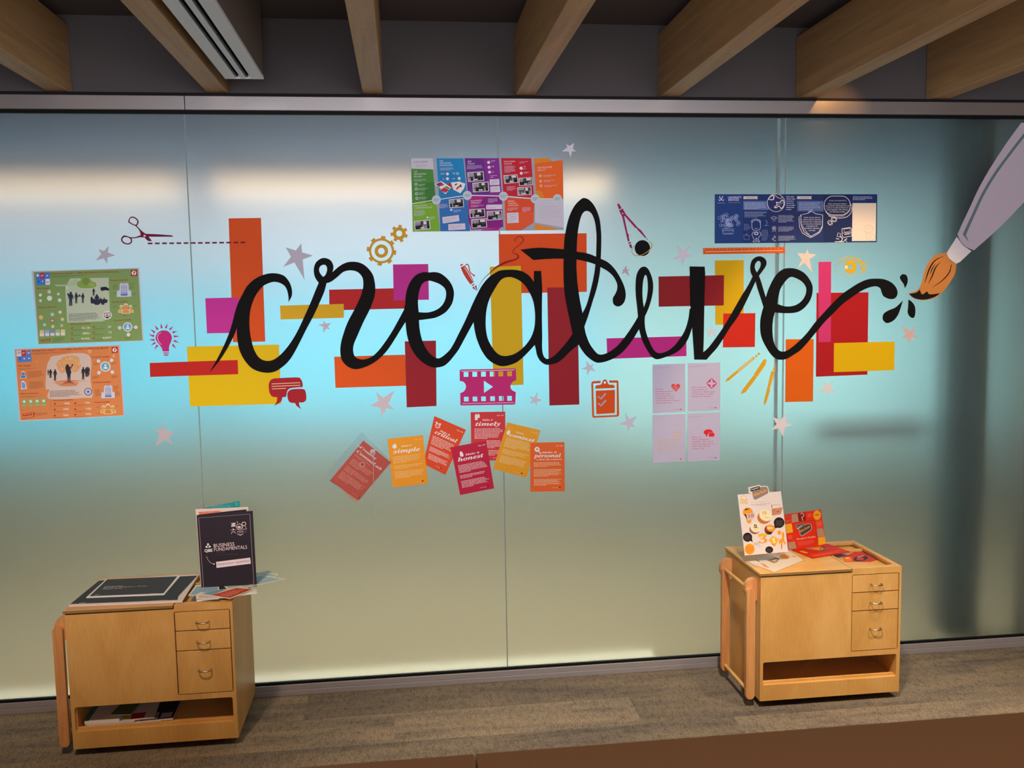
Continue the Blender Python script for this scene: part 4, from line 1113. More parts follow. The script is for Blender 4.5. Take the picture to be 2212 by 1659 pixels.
for x, y, h, ww in ((742,560,100,.2), (782,605,150,.32), (860,655,200,.25), (1340,632,215,.25), (1388,585,165,.22), (1415,585,175,.25), (1440,560,140,.18)):
    person(s, 'silhouette', O, x, y, h, DK, ww)
s.text('heading', O, 'Building Future Ready IT - CUSTOMER CENTRIC IT OPERATING MODEL', (470,150), (1780,103), 25, RH, bold=0.02)
s.lines('text_lines', O, [(475,165),(1140,145),(1145,185),(480,208)], 3, '#8c5838', 0.45, 2, last=.4)
for t, a, b in (('Why change?', (228,410), (445,400)), ('What we delivered', (265,885), (570,872)), ('Customer benefits', (1485,258), (1790,248)), ('Business benefits', (1515,690), (1805,680)), ('People benefits', (1540,1030), (1795,1020)), ('Key success metrics', (832,998), (1168,985))):
    s.text('heading', O, t, a, b, 22, RH, bold=0.02)
s.lines('text_lines', O, [(765,820),(1275,800),(1310,915),(775,938)], 6, '#54484c', 0.42, 3)
for q in ((230,440,330,25), (395,490,270,115), (415,665,260,125), (268,915,390,25), (540,1195,200,55), (1520,345,110,45), (1820,335,110,40), (1500,570,130,50), (1830,560,100,50), (1540,800,100,60), (1550,860,90,60), (1860,740,90,70), (1880,830,90,90), (1570,1085,60,35), (1900,1080,60,25), (1580,1200,70,20)):
    s.lines('text_lines', O, [(q[0], q[1]), (q[0]+q[2], q[1]-q[2]*.04), (q[0]+q[2], q[1]+q[3]-q[2]*.04), (q[0], q[1]+q[3])], max(1, q[3] // 12), '#95603c', 0.5, q[0])
s.poly('icon', O, circ(244, 172, 32), '#6a86b8'); s.up(); s.poly('icon', O, circ(244, 172, 24), '#d2d0da'); s.up(); s.poly('icon', O, circ(244, 172, 13), '#6a86b8'); s.up(-2)
for x, y in ((412,175),(335,275),(415,270)): s.poly('icon', O, circ(x, y, 15, 12, 12), '#dfe4f2')
s.poly('icon', O, circ(262, 275, 14, 12, 10), '#223e78'); s.lines('text_lines', O, [(300,160),(352,158),(354,198),(303,200)], 3, '#e0a8ac', .6, 4)
bust(s, O, 316, 575, 50, '#dcd8dc'); s.up(); bust(s, O, 316, 575, 42, '#3f7cc0'); s.up(-1)
s.poly('icon', O, [(285,665),(310,650),(355,680),(375,775),(385,785),(280,800)], '#dcd8dc'); s.up(); s.poly('icon', O, [(293,672),(345,690),(360,775),(293,782)], '#5c94d2'); s.up(-1)
for i in range(4):
    x = 293 + i * 111; y = 968 - i * 4
    s.poly('tile', O, rrect(x, y, x + 82, y + 85, 6, 2), '#7aa468'); s.poly('tile', O, rrect(x, y + 92, x + 80, y + 122, 6, 2), '#86a86c'); s.up(); s.poly('icon', O, circ(x + 40, y + 40, 22, 22, 12), '#d4dccc'); s.up(-1)
s.text('stamp', O, 'Awards', (305,1262), (470,1235), 34, RH, bold=0.03)
s.line('stamp', O, [(285,1222),(485,1190),(492,1268),(298,1300)], 6, RH, closed=True)
s.poly('stamp', O, [(484,1200),(520,1196),(515,1222),(505,1235),(518,1260),(492,1262),(497,1236)], RH)
s.lines('text_lines', O, [(285,1150),(340,1148),(340,1160),(285,1162)], 1, '#7c4a30', .6, 1)
for i, (x, y, t) in enumerate(((1020,1058,'94%'), (1005,1155,'100%'), (1005,1258,'$30m'), (1370,1045,'>3m'), (1388,1148,'150'), (1385,1240,'92%'))):
    s.text('figures', O, t, (x, y), (x + 92, y - 5), 34, '#dcc8b4', bold=0.02)
    xl = 840 if i < 3 else 1190
    s.lines('text_lines', O, [(xl, y + 14), (xl + 280, y + 4), (xl + 280, y + 32), (xl, y + 44)], 2, '#95603c', 0.4, 30 + i)
    s.poly('icon', O, circ(xl + 15, y - 12, 16, 14, 12), RH)
s.line('frame_line', O, [(780,975),(1160,960)], 3, '#9c6a44'); s.line('frame_line', O, [(780,975),(795,1180)], 3, '#9c6a44')
s.poly('icon', O, circ(1425, 838, 66, 64), '#39406c'); s.up(); s.poly('icon', O, circ(1425, 838, 53, 52), '#c0bcc8'); s.up(); s.poly('icon', O, circ(1425, 838, 34), '#8c98c4'); s.up(); s.poly('icon', O, circ(1425, 838, 13), '#29305c'); s.up(-3)
for x, y in ((1602,315),(1825,302),(1610,515),(1838,505)):
    s.line('connector', O, [(x, y), (1718, 410)], 5, '#cfc6c4'); s.poly('icon', O, circ(x, y, 30), '#c0ccd2')
s.poly('icon', O, circ(1718, 410, 88, 86), '#d8d8dc'); s.up(); s.poly('icon', O, circ(1718, 410, 70, 70), '#5d9cba'); s.up(); bust(s, O, 1720, 425, 34, '#ccd8e0'); s.up(-2)
tower(s, O, 1765, 735, 1.03)
trio(s, O, 1765, 1165, 1.1, '#bf9a44', '#c07c30')
for x, y, r in ((1452,148,38), (1860,228,28), (545,330,14), (1780,110,12)):
    s.poly('icon', O, circ(x, y, r), '#cc9468')
s.done()
# --- colourful timeline poster
V = K(840, 320, 5.53)
s = poster('poster', 'wide colourful timeline poster in green, blue, purple, red and orange, at top centre', 'poster', V, [(262,122),(2078,118),(2090,978),(285,998)], '#8f98a6', 0.0012)
for pts, col in (([(268,250),(525,252),(562,640),(280,665)], '#45803a'), ([(280,668),(565,628),(612,992),(288,996)], '#6ea032'), ([(262,122),(525,124),(535,255),(270,240)], '#b4b4be'),
                 ([(570,122),(890,122),(935,560),(600,608)], '#1f7cb0'), ([(600,614),(935,572),(970,992),(615,994)], '#2f68a6'), ([(905,120),(1315,120),(1350,562),(945,556)], '#622a80'),
                 ([(945,572),(1350,577),(1368,940),(1330,952),(985,975),(948,850)], '#7a2078'), ([(1100,975),(1330,950),(1310,985),(1110,988)], '#a0207c'), ([(1340,118),(1700,120),(1735,597),(1368,565)], '#b02233'), ([(1382,588),(1737,612),(1730,890),(1585,982),(1395,982)], '#c8482a'),
                 ([(1735,120),(1905,120),(1950,160),(2076,140),(2085,602),(1760,602)], '#d25f26'), ([(1745,612),(2085,612),(2088,950),(1745,888)], '#b6b4c0'), ([(1745,905),(2020,962),(1980,980),(1740,980)], '#cc8030')):
    s.poly('colour_block', V, pts, col)
s.up()
for pts, col in (([(1735,122),(1905,122),(1940,160),(1738,185)], '#cc7c28'), ([(1755,500),(1830,520),(1860,602),(1760,602)], '#cc7c28'), ([(1130,120),(1315,120),(1350,562),(1200,560)], '#7c2c88'), ([(620,200),(900,420),(935,560),(620,606)], '#2274a8'), ([(430,420),(540,400),(562,640),(440,655)], '#3a7236'), ([(950,572),(1150,575),(1000,760),(948,800)], '#982878'), ([(1395,780),(1732,760),(1730,890),(1585,982),(1395,982)], '#cc5230')):
    s.poly('colour_facet', V, pts, col)
s.up()
s.line('timeline', V, [(280,663),(567,618),(938,562),(1368,575),(1748,605),(2013,605)], 9, '#d6d8e0')
s.up()
for i, (x, y) in enumerate(((567,618),(938,565),(1368,575),(1748,605),(2013,605))):
    s.poly('milestone_disc', V, circ(x, y, 54, 55), '#aebac4'); s.split('milestone_disc'); s.up(); s.lines('text_lines', V, [(x-36,y-18),(x+36,y-22),(x+36,y+20),(x-36,y+24)], 3, '#5a8494', .45, i, center=True); s.up(-1)
W_ = '#cfc8da'
s.text('heading', V, 'OUR VISION', (292,178), (460,172), 22, '#6a6474'); s.lines('text_lines', V, [(315,192),(470,192),(468,228),(315,230)], 4, '#8e8898', .35, 1)
for t, a, b, h in (('OUR', (302,292), (340,290), 20), ('INNOVATION', (302,320), (445,316), 20), ('PILLARS', (302,350), (398,346), 20), ('INNOVATION', (302,700), (450,690), 18), ('CHAMPIONS GROUP', (302,725), (515,715), 18), ('OUR', (605,162), (650,160), 17), ('INNOVATION', (608,188), (742,186), 18), ('FRAMEWORK', (608,215), (765,212), 18), ('SES', (942,170), (985,168), 20), ('FORUM', (942,198), (1022,195), 20), ('INNOVATION', (1375,170), (1508,166), 18), ('FORUMS', (1378,198), (1470,194), 18), ('OUR FOCUS FOR', (1775,245), (1950,235), 20), ('2016-17', (1780,275), (1868,268), 20), ('OUR DESIGN', (975,640), (1110,632), 18), ('APPROACH', (978,665), (1095,660), 18), ('DESIGN', (1422,642), (1500,640), 18), ('THINKING', (1422,668), (1525,666), 18), ('UPSKILLING', (1422,694), (1548,690), 18), ('177', (1222,165), (1268,163), 19), ('16', (1228,228), (1258,226), 19), ('3', (1235,294), (1250,293), 19), ('8', (1616,228), (1628,227), 18), ('850+', (1616,302), (1672,298), 18), ('240', (620,315), (665,312), 18), ('35', (762,310), (792,308), 18), ('8', (645,378), (657,377), 18), ('19', (762,375), (790,373), 18)):
    s.text('heading', V, t, a, b, h, W_)
for q, n in (((300,370,150,30),3), ((930,205,195,48),5), ((615,232,170,38),4), ((1380,210,135,85),7), ((1560,158,110,26),2), ((355,430,90,24),2), ((352,478,140,22),2), ((355,530,80,28),2), ((360,585,120,26),2), ((302,740,140,75),6), ((485,815,80,40),3), ((600,665,115,55),5), ((770,735,110,35),3), ((1185,600,115,55),5), ((980,678,170,26),3), ((1410,455,112,55),5), ((1420,710,140,40),3), ((1592,705,110,60),6), ((1845,318,160,26),2), ((1850,380,160,26),2), ((1860,440,160,26),2), ((1212,320,80,40),2), ((1600,238,50,20),2)):
    s.lines('text_lines', V, [(q[0],q[1]),(q[0]+q[2],q[1]-3),(q[0]+q[2],q[1]+q[3]-3),(q[0],q[1]+q[3])], n, '#b7aec8', .42, q[0]+q[1])
s.lines('text_lines', V, [(1790,680),(2060,690),(2062,870),(1800,840)], 6, '#9c98a8', .16, 4)
for x, y, r in ((325,432,17),(328,488,17),(330,545,17),(335,600,17),(700,308,18),(820,303,15),(700,365,18),(840,362,18),(1192,170,18),(1197,228,18),(1203,286,18),(1580,240,20),(1582,300,18),(1810,332,15),(1812,395,15),(1818,450,15),(745,738,14),(462,828,12)):
    s.poly('icon', V, circ(x, y, r, r, 12), W_, holes=[circ(x, y, r * .62, r * .62, 12)] if r in (17, 15) else ())
for i, q in enumerate(([(937,290),(1130,276),(1138,388),(947,403)], [(998,415),(1190,400),(1196,515),(1006,528)], [(1369,325),(1535,314),(1546,412),(1380,425)], [(1549,358),(1712,346),(1720,440),(1557,452)], [(1534,470),(1700,460),(1705,555),(1541,566)], [(717,615),(888,599),(898,702),(727,718)], [(300,872),(486,855),(498,965),(311,983)], [(961,732),(1145,720),(1152,820),(969,836)], [(1169,755),(1350,745),(1357,852),(1177,863)], [(984,850),(1166,838),(1173,945),(991,959)])):
    s.photo(V, q, i + 11)
for q in ([(1203,374),(1318,368),(1322,440),(1206,443)], [(1210,458),(1326,452),(1330,524),(1214,528)], [(636,825),(834,798),(843,870),(646,900)], [(710,908),(910,898),(915,970),(712,982)], [(1160,690),(1170,676),(1352,672),(1355,728),(1163,732)], [(1411,775),(1548,768),(1552,890),(1415,897)]):
    s.poly('note_card', V, q, '#c2bece'); s.split('note_card'); s.up()
    s.lines('text_lines', V, [(q[0][0]+14,q[0][1]+12),(q[1][0]-12,q[1][1]+12),(q[-2][0]-12,q[-2][1]-12),(q[-1][0]+14,q[-1][1]-12)], 4, '#8d8598', .3, q[0][0]); s.up(-1)
s.poly('leaflet', V, [(548,430),(625,392),(745,470),(675,550)], '#d2d2dc'); s.poly('leaflet', V, [(740,410),(850,398),(905,470),(855,540),(770,495)], '#d6d2d8'); s.poly('leaflet', V, [(690,430),(745,418),(765,470),(700,460)], '#a8283c'); s.poly('leaflet', V, [(850,402),(915,425),(890,500)], '#d2d2dc')
s.up()
s.poly('leaflet_print', V, [(560,432),(620,402),(600,460)], '#50388c'); s.poly('leaflet_print', V, [(620,402),(665,440),(600,460)], '#b02c48'); s.poly('leaflet_print', V, [(572,445),(600,462),(620,485),(605,500)], '#6a9430'); s.poly('leaflet_print', V, [(610,500),(660,470),(720,500),(675,535)], '#b02c48'); s.poly('leaflet_print', V, [(660,468),(690,452),(735,480),(712,492)], '#4c8c48'); s.poly('leaflet_print', V, [(800,480),(860,430),(870,445),(810,500)], '#c0362c'); s.poly('leaflet_print', V, [(785,435),(810,420),(818,430),(795,448)], '#2c2a30'); s.poly('leaflet_print', V, [(850,440),(862,432),(872,470),(850,462)], '#3a3068')
s.done()
# --- navy poster
U = K(1530, 405, 5.821)
s = poster('poster', 'long navy blue folded poster headed UNIVERSITY SERVICES, at upper right', 'poster', U, [(82,85),(2125,85),(2118,688),(80,703)], '#1e3466', 0.0012, gain=1.05)
for i, (a, b, col) in enumerate(((84,438,'#25407c'), (440,770,'#22376c'), (772,1118,'#2a3564'), (1120,1448,'#253463'), (1450,1808,'#1f2c52'))):
    s.poly('fold_panel', U, [(a,90),(b,90),(b,694-i*2),(a,698-i*2)], col); s.split('fold_panel')
s.up()
s.poly('note_area', U, [(1815,196),(2112,196),(2105,672),(1806,674)], '#dccbb8')
s.poly('text_box', U, [(440,168),(745,170),(765,282),(442,282)], '#5c74a8'); s.poly('text_box', U, [(1118,168),(1448,170),(1448,300),(1120,300)], '#566a98')
s.poly('ribbon', U, [(442,110),(624,110),(615,128),(624,146),(442,146)], '#d0c6c4'); s.poly('ribbon', U, [(1116,110),(1302,110),(1292,128),(1302,146),(1116,146)], '#d0c6c4')
s.up()
WL = '#bfc3da'; WW = '#dcd2d2'
s.text('heading', U, 'OUR STORY', (475,137), (588,137), 16, '#3a4468'); s.text('heading', U, 'OUR VALUES', (1145,137), (1268,137), 16, '#3a4468')
s.text('heading', U, 'UNIVERSITY', (248,138), (418,137), 26, WL, bold=.02); s.text('heading', U, 'SERVICES', (250,168), (384,167), 26, WL, bold=.02); s.text('heading', U, 'THE WAY WE WORK', (252,196), (405,195), 12, '#8492c0'); s.text('heading', U, 'MELBOURNE', (116,200), (208,200), 10, '#aab4d4')
s.line('crest', U, [(150,105),(140,130),(160,135),(180,125),(178,105)], 9, WL, True); s.line('crest', U, [(128,150),(145,165),(162,150),(182,165),(197,150)], 9, WL, True); s.line('crest', U, [(150,135),(175,160)], 8, WL); s.line('crest', U, [(175,135),(150,160)], 8, WL)
for q, n, col in (((455,188,280,86),5,'#aeb8d8'), ((1140,185,280,100),5,'#a4b0d0'), ((455,300,290,78),6,'#98a4c8'), ((448,455,82,85),6,'#7484b0'), ((672,530,85,140),11,'#7484b0'), ((880,345,210,98),7,'#b0b4cc'), ((880,490,205,65),5,'#b0b4cc'), ((880,605,225,66),5,'#b0b4cc'), ((980,105,120,185),7,'#b0b8d4'), ((1818,110,285,52),3,'#b8bcd0')):
    s.lines('text_lines', U, [(q[0],q[1]),(q[0]+q[2],q[1]),(q[0]+q[2],q[1]+q[3]),(q[0],q[1]+q[3])], n, col, .45, q[0]+q[1])
# desk with a crowd of doodles
s.line('doodle', U, [(168,522),(325,522),(318,542),(176,542)], 5, '#a4b4dc', closed=True); s.line('doodle', U, [(180,542),(185,585),(312,583),(312,542)], 5, '#a4b4dc'); s.line('doodle', U, [(192,545),(192,575),(302,573)], 3, '#a4b4dc')
rr = random.Random(3)
for i in range(44):
    a = rr.random() * 6.283; q = rr.random() ** .5
    x = 258 + 145 * q * math.cos(a); y = 425 + 90 * q * math.sin(a); r = rr.uniform(11, 24)
    s.line('doodle', U, circ(x, y, r, r * rr.uniform(.7, 1.1), 10), 3.5, '#9aacd8', closed=True)
    s.line('doodle', U, [(x - r * .4, y), (x, y + r * .3), (x + r * .4, y)], 2.5, '#9aacd8')
s.line('doodle', U, circ(257, 440, 36, 38, 16), 4, '#c4cce8', closed=True); s.line('doodle', U, [(240,450),(257,462),(275,450)], 4, '#c4cce8', True)
# plain generic child figure drawn in outline
s.line('figure_drawing', U, [(548,468),(555,430),(600,412),(645,430),(655,470),(650,520),(600,545),(555,520)], 6, WL, True, closed=True)
s.line('figure_drawing', U, [(545,440),(550,410),(600,398),(650,415),(655,450)], 6, WL, True)
s.line('figure_drawing', U, [(585,510),(603,522),(622,510)], 5, WL, True)
s.line('figure_drawing', U, [(572,552),(550,590),(562,622),(575,650),(575,668),(560,680),(595,682),(600,640),(612,640),(615,682),(648,680),(632,665),(635,625),(665,590),(640,552)], 6, WL, True)
s.poly('figure_drawing', U, circ(603, 578, 30, 22, 14), WL, holes=[circ(603, 578, 18, 10, 10)])
s.line('doodle', U, [(445,600),(452,655),(512,658),(515,605),(480,600)], 4, '#8c9cc8', closed=True); s.line('doodle', U, [(465,600),(480,578),(498,600)], 4, '#8c9cc8')
s.line('doodle', U, [(700,480),(762,480)], 5, '#7e8cb8'); s.line('doodle', U, [(720,410),(745,440),(725,465),(740,478)], 7, '#7e8cb8')
# globe
s.line('globe', U, circ(852, 192, 110, 112, 36), 6, WW, closed=True)
s.poly('globe', U, [(750,145),(790,100),(830,100),(825,150),(790,160)], WW, True, holes=[[(765,142),(795,112),(818,112),(812,142),(790,148)]])
s.poly('globe', U, [(850,180),(890,185),(930,150),(958,185),(950,240),(915,270),(890,240),(850,262),(825,245),(860,215)], WW, True, holes=[[(865,192),(892,195),(930,165),(948,188),(940,232),(915,255),(895,228),(855,245),(845,240),(872,218)]])
s.line('globe', U, [(835,92),(880,130),(920,135),(930,110)], 6, WW, True)
for i in range(9): s.line('globe', U, [(860 + i * 10, 235 - i * 4), (895 + i * 7, 190 - i * 3)], 2, '#9aa0b8')
s.line('icon', U, [(785,375),(825,362),(865,378),(828,425)], 5, WL, closed=True); s.line('icon', U, [(800,380),(828,395),(850,380)], 5, WL)
s.line('icon', U, circ(827, 512, 24, 24, 16), 5, WL, closed=True); s.poly('icon', U, circ(827, 512, 12), WL); s.line('icon', U, [(815,535),(805,558),(822,548)], 4, WL); s.line('icon', U, [(838,535),(850,558),(834,548)], 4, WL)
s.line('icon', U, [(800,640),(825,665),(850,670)], 6, WL); s.line('icon', U, [(815,655),(835,605),(845,640)], 5, WL, True)
# shield
s.line('shield', U, [(1165,345,7),(1250,325,7),(1300,298,7),(1350,330,7),(1438,345,7),(1435,480,7),(1390,560,7),(1290,615,7),(1205,560,7),(1170,480,7)], 7, WW, closed=True)
s.line('shield', U, [(1165,345),(1138,380),(1148,500),(1185,575),(1285,632),(1300,615)], 6, WW); s.line('shield', U, [(1250,325),(1285,288),(1300,298)], 6, WW); s.line('shield', U, [(1300,628),(1400,565),(1438,490)], 5, WW, True)
for i in range(16):
    t = i / 15; x = 1142 + 135 * t ** 1.2; y = 400 + 215 * t ** .8
    s.line('shield', U, [(x, y), (x + 20, y + 2)], 3.5, WW)
for i, t in enumerate(('THESE VALUES GIVE US', 'SIMPLE CUES TO CHOOSE', 'THE RIGHT WAY TO BEHAVE IN', 'ANY SITUATION. THESE ARE', 'THE ESSENCE OF', 'UNIVERSITY SERVICES', 'CULTURE.')):
    hw = (104, 110, 122, 112, 72, 92, 42)[i]
    s.text('shield_text', U, t, (1303 - hw, 385 + i * 27), (1303 + hw, 385 + i * 27), 14, WW)
# speech bubble
s.line('bubble', U, rrect(1458, 108, 1785, 345, 110, 8), 7, WW, closed=True)
s.line('bubble', U, [(1475,300),(1540,368),(1640,385),(1740,370),(1800,310),(1808,240),(1785,200)], 6, WW, True)
for i in range(17):
    t = i / 16; x = 1510 + 285 * t; y = 352 - 3 * abs(t - .4) * 8 - 110 * max(0, t - .62) ** 1.1 * 2.2
    s.line('bubble', U, [(x, y), (x + 12, y + 24)], 4, WW)
for x, y, r in ((1578,395,30), (1528,438,27)):
    s.line('bubble', U, circ(x, y, r, r * .9, 18), 6, WW, closed=True); s.line('bubble', U, circ(x + 9, y + 14, r * .98, r * .8, 18), 4, WW, closed=True)
s.text('bubble_text', U, 'YOUR CONTRIBUTION', (1515,174), (1735,172), 15, '#b8b4c4')
for i, t in enumerate(('These questions begin a', 'conversation exploring what we', 'need to do next and how we', 'work together. We all have', 'our own part to play.')):
    hw = (118, 150, 140, 132, 98)[i]
    s.text('bubble_text', U, t, (1622 - hw, 212 + i * 25), (1622 + hw, 210 + i * 25), 14, WW, italic=True, bold=.01)
# microscope and computer drawings
s.line('computer_drawing', U, [(1680,520),(1785,502),(1800,520),(1805,610),(1700,628),(1685,610)], 7, WW, closed=True); s.line('computer_drawing', U, [(1705,522),(1780,512),(1782,555),(1710,562)], 5, WW, closed=True); s.line('computer_drawing', U, [(1712,590),(1785,580)], 9, WW); s.line('computer_drawing', U, [(1690,575),(1798,565)], 4, WW)
s.line('microscope_drawing', U, [(1630,570),(1662,580),(1655,625),(1622,615)], 6, WW, closed=True); s.line('microscope_drawing', U, [(1660,615),(1685,640),(1675,672),(1640,680)], 10, WW, True); s.line('microscope_drawing', U, [(1590,682),(1700,682)], 8, WW); s.line('microscope_drawing', U, [(1605,640),(1645,650)], 8, WW); s.line('microscope_drawing', U, [(1700,680),(1745,640)], 8, WW); s.line('microscope_drawing', U, [(1715,650),(1745,685)], 5, WW)
s.line('pencil_doodle', U, circ(2015, 520, 58, 46, 20), 3, '#a89c98', closed=True); s.line('pencil_doodle', U, circ(2040, 620, 56, 44, 20), 3, '#a89c98', closed=True); s.line('pencil_doodle', U, [(1975,555),(1972,590),(2000,562)], 3, '#a89c98'); s.lines('pencil_doodle', U, [(1985,500),(2045,500),(2045,540),(1985,540)], 3, '#b4a8a4', .25, 1); s.lines('pencil_doodle', U, [(2010,600),(2070,600),(2070,640),(2010,640)], 3, '#b4a8a4', .25, 2)
s.done()
# --- four white question cards
Q = K(1240, 760, 4.424)
def qcard(label, quad, hexc, lines_, y0, x0, lh, col, topq, footq):
    s = poster('question_card', label, 'card', Q, quad, '#a9a6ba', 0.0014, 'white question cards', 1.15, 0.0003)
    s.text('header_text', Q, topq[0], topq[1], topq[2], 7, col)
    for i, (t, w_) in enumerate(lines_):
        s.text('question_text', Q, t, (x0, y0 + i * lh), (x0 + w_, y0 + i * lh - w_ * .012), 11, col, serif=True, italic=True)
    s.text('footer_text', Q, 'communications', footq, (footq[0] + 62, footq[1] - 2), 6, col)
    s.poly('footer_logo', Q, rrect(footq[0] + 64, footq[1] - 8, footq[0] + 78, footq[1], 2, 2), '#5a3040')
    return s
a = qcard('upper left white question card with a red handshake heart', [(750,122),(1062,112),(1064,572),(752,588)], '', [('Can the', 72), ('communication', 165), ('be made more', 140), ('personal? Does it', 178), ('sound like a real', 172), ('person talking? Does it', 235), ('sound like you?', 160)], 361, 780, 22, '#b04458', ('Tip 1: Make it personal', (762,158), (905,152)), (948,554))
a.poly('icon', Q, [(972,320,1),(990,306),(1008,312),(1013,332),(1000,352),(972,382,1),(945,355),(930,335),(935,312),(955,306)], '#c0423c', True); a.up(); a.line('icon', Q, [(940,345),(965,322),(990,345)], 3, '#c0b4c4'); a.line('icon', Q, [(950,362),(975,338)], 3, '#c0b4c4'); a.line('icon', Q, [(960,372),(990,348)], 3, '#c0b4c4'); a.done()
a = qcard('upper right white question card with a magenta diamond icon', [(1088,110),(1398,102),(1398,558),(1088,572)], '', [('Does it involve', 142), ('the audience in', 150), ('some way? What input', 222), ('can they have to help', 208), ('design the change?', 188)], 344, 1125, 22, '#b23a68', ('Tip 2: Bring people along', (1102,145), (1260,136)), (1282,538))
for i in range(4):
    ang = i * math.pi / 2
    def rt(x, y): return (1315 + x * math.cos(ang) - y * math.sin(ang), 302 + x * math.sin(ang) + y * math.cos(ang))
    a.line('icon', Q, [rt(-8, -42), rt(0, -47), rt(40, -8)], 8, '#b82050'); a.poly('icon', Q, [rt(12,-30), rt(30,-14), rt(22,-6), rt(10,-18)], '#b82050')
a.done()
a = qcard('lower left white question card with faint yellow scales', [(750,604),(1064,595),(1064,1045),(752,1062)], '', [('Have you', 80), ('given enough', 170), ('information to', 150), ('make the decision', 200), ('or be able to act', 190), ('without extra', 190), ('being lost?', 120)], 822, 795, 22, '#c09c68', ('Tip 3: Balance', (765,634), (842,630)), (950,1028))
a.line('icon', Q, [(942,770),(1020,766)], 6, '#c4a260'); a.line('icon', Q, [(980,768),(982,835)], 7, '#c4a260'); a.line('icon', Q, [(960,836),(1003,834)], 6, '#c4a260'); a.poly('icon', Q, [(935,800),(962,799),(950,810)], '#c4a260'); a.poly('icon', Q, [(1000,798),(1026,797),(1012,808)], '#c4a260'); a.done()
a = qcard('lower right white question card with red speech bubbles', [(1086,590),(1396,578),(1394,1034),(1086,1048)], '', [('Have you', 92), ('chosen language', 165), ('carefully? The intent', 205), ('of the message may be', 218), ('right, but will the', 175), ('words work?', 128)], 820, 1125, 22, '#b8404c', ('Tip 4: Use clear words', (1103,626), (1222,620)), (1282,1016))
a.poly('icon', Q, [(1258,815,1),(1260,795),(1242,780),(1240,762),(1260,745),(1295,741),(1320,752),(1328,768,1),(1300,770),(1280,785),(1272,805,1)], '#c8282c', True); a.poly('icon', Q, [(1285,790),(1295,775),(1320,770),(1340,780),(1342,798),(1335,805),(1340,816,1),(1322,810),(1300,812),(1287,803)], '#c8282c', True); a.done()

# --- tip cards
KC = K(680, 860, 3.95)
def tipcard(label, quad, hexc, base, tip, l1, big, ink, txt, icon, foot):
    """quad TL TR BR BL; text placed in card coordinates (u right, v down, 0..1)"""
    s = poster('tip_card', label, 'card', KC, quad, hexc, base, 'printed tip cards', 1.15, 0.0003)
    TLq, TRq, BRq, BLq = quad
    def at(u, v):
        a_ = [TLq[j] + (TRq[j] - TLq[j]) * u for j in (0, 1)]; b_ = [BLq[j] + (BRq[j] - BLq[j]) * u for j in (0, 1)]
        return (a_[0] + (b_[0] - a_[0]) * v, a_[1] + (b_[1] - a_[1]) * v)
    hpx = math.hypot(BLq[0] - TLq[0], BLq[1] - TLq[1])
    s.text('tip_number', KC, tip, at(.75, .085), at(.95, .085), hpx * .022, ink, True, 0, True)
    for t, u0, u1, v, hh in big:
        s.text('title', KC, t, at(u0, v), at(u1, v), hpx * hh, l1, True, 0.008, True)
    for (u0, v0, u1, v1, n) in txt:
        s.lines('body_text', KC, [at(u0, v0), at(u1, v0), at(u1, v1), at(u0, v1)], n, ink, .42, int(v0 * 100), last=.5)
    s.text('footer_text', KC, 'communications', at(*foot), at(foot[0] + .2, foot[1]), hpx * .016, ink)
    s.poly('footer_logo', KC, [at(foot[0] + .21, foot[1] - .022), at(foot[0] + .26, foot[1] - .022), at(foot[0] + .26, foot[1]), at(foot[0] + .21, foot[1])], '#5a2018')
    c0, kind = icon
    def ci(u, v, r): 
        x, y = at(u, v); return circ(x, y, r * hpx, r * hpx, 18)
    u, v = c0
    W2 = '#e6dcd8'
    if kind == 'clock':
        s.poly('icon', KC, ci(u, v, .052), W2, holes=[ci(u, v, .036)]); s.line('icon', KC, [at(u, v - .025), at(u, v), at(u + .03, v)], 3.5, W2); s.poly('icon', KC, ci(u - .06, v - .05, .018), W2); s.poly('icon', KC, ci(u + .06, v - .05, .018), W2)
    elif kind == 'apple':
        s.poly('icon', KC, ci(u, v, .045), W2); s.poly('icon', KC, ci(u + .02, v - .05, .013), W2)
    elif kind == 'hand':
        s.poly('icon', KC, [at(u - .035, v + .05), at(u - .05, v), at(u - .03, v - .05), at(u + .01, v - .05), at(u + .04, v - .01), at(u + .04, v + .05)], W2, True)
    elif kind == 'calendar':
        s.poly('icon', KC, [at(u - .07, v - .06), at(u + .07, v - .06), at(u + .07, v + .005), at(u + .01, v + .005), at(u + .01, v + .05), at(u - .07, v + .05)], W2); s.poly('icon', KC, ci(u - .03, v - .07, .012), W2); s.poly('icon', KC, ci(u + .04, v - .07, .012), W2)
    elif kind == 'leaf':
        s.poly('icon', KC, [at(u, v - .06), at(u + .05, v - .01), at(u + .03, v + .04), at(u - .03, v + .04), at(u - .05, v - .01)], W2, True); s.poly('icon', KC, ci(u - .02, v - .1, .01), W2)
    else:
        s.poly('icon', KC, ci(u, v, .052), W2); s.line('icon', KC, [at(u + .04, v + .03), at(u + .12, v + .095)], 9, W2); s.up(); s.poly('icon', KC, ci(u, v - .005, .02), '#c86058'); s.up(-1)
    return s
E1 = '#e8d4cc'
sc_ = tipcard('red card titled timely, highest of the tip cards', [(1330,120),(1625,115),(1628,533),(1337,532)], '#b83538', 0.0010, 'Tip #4', E1, [('Make it', .33, .64, .18, .035), ('timely', .13, .86, .285, .085)], E1, [(.1,.335,.93,.56,8), (.45,.58,.93,.75,6), (.5,.78,.9,.9,4)], ((.19,.115), 'calendar'), (.62,.95)).done()
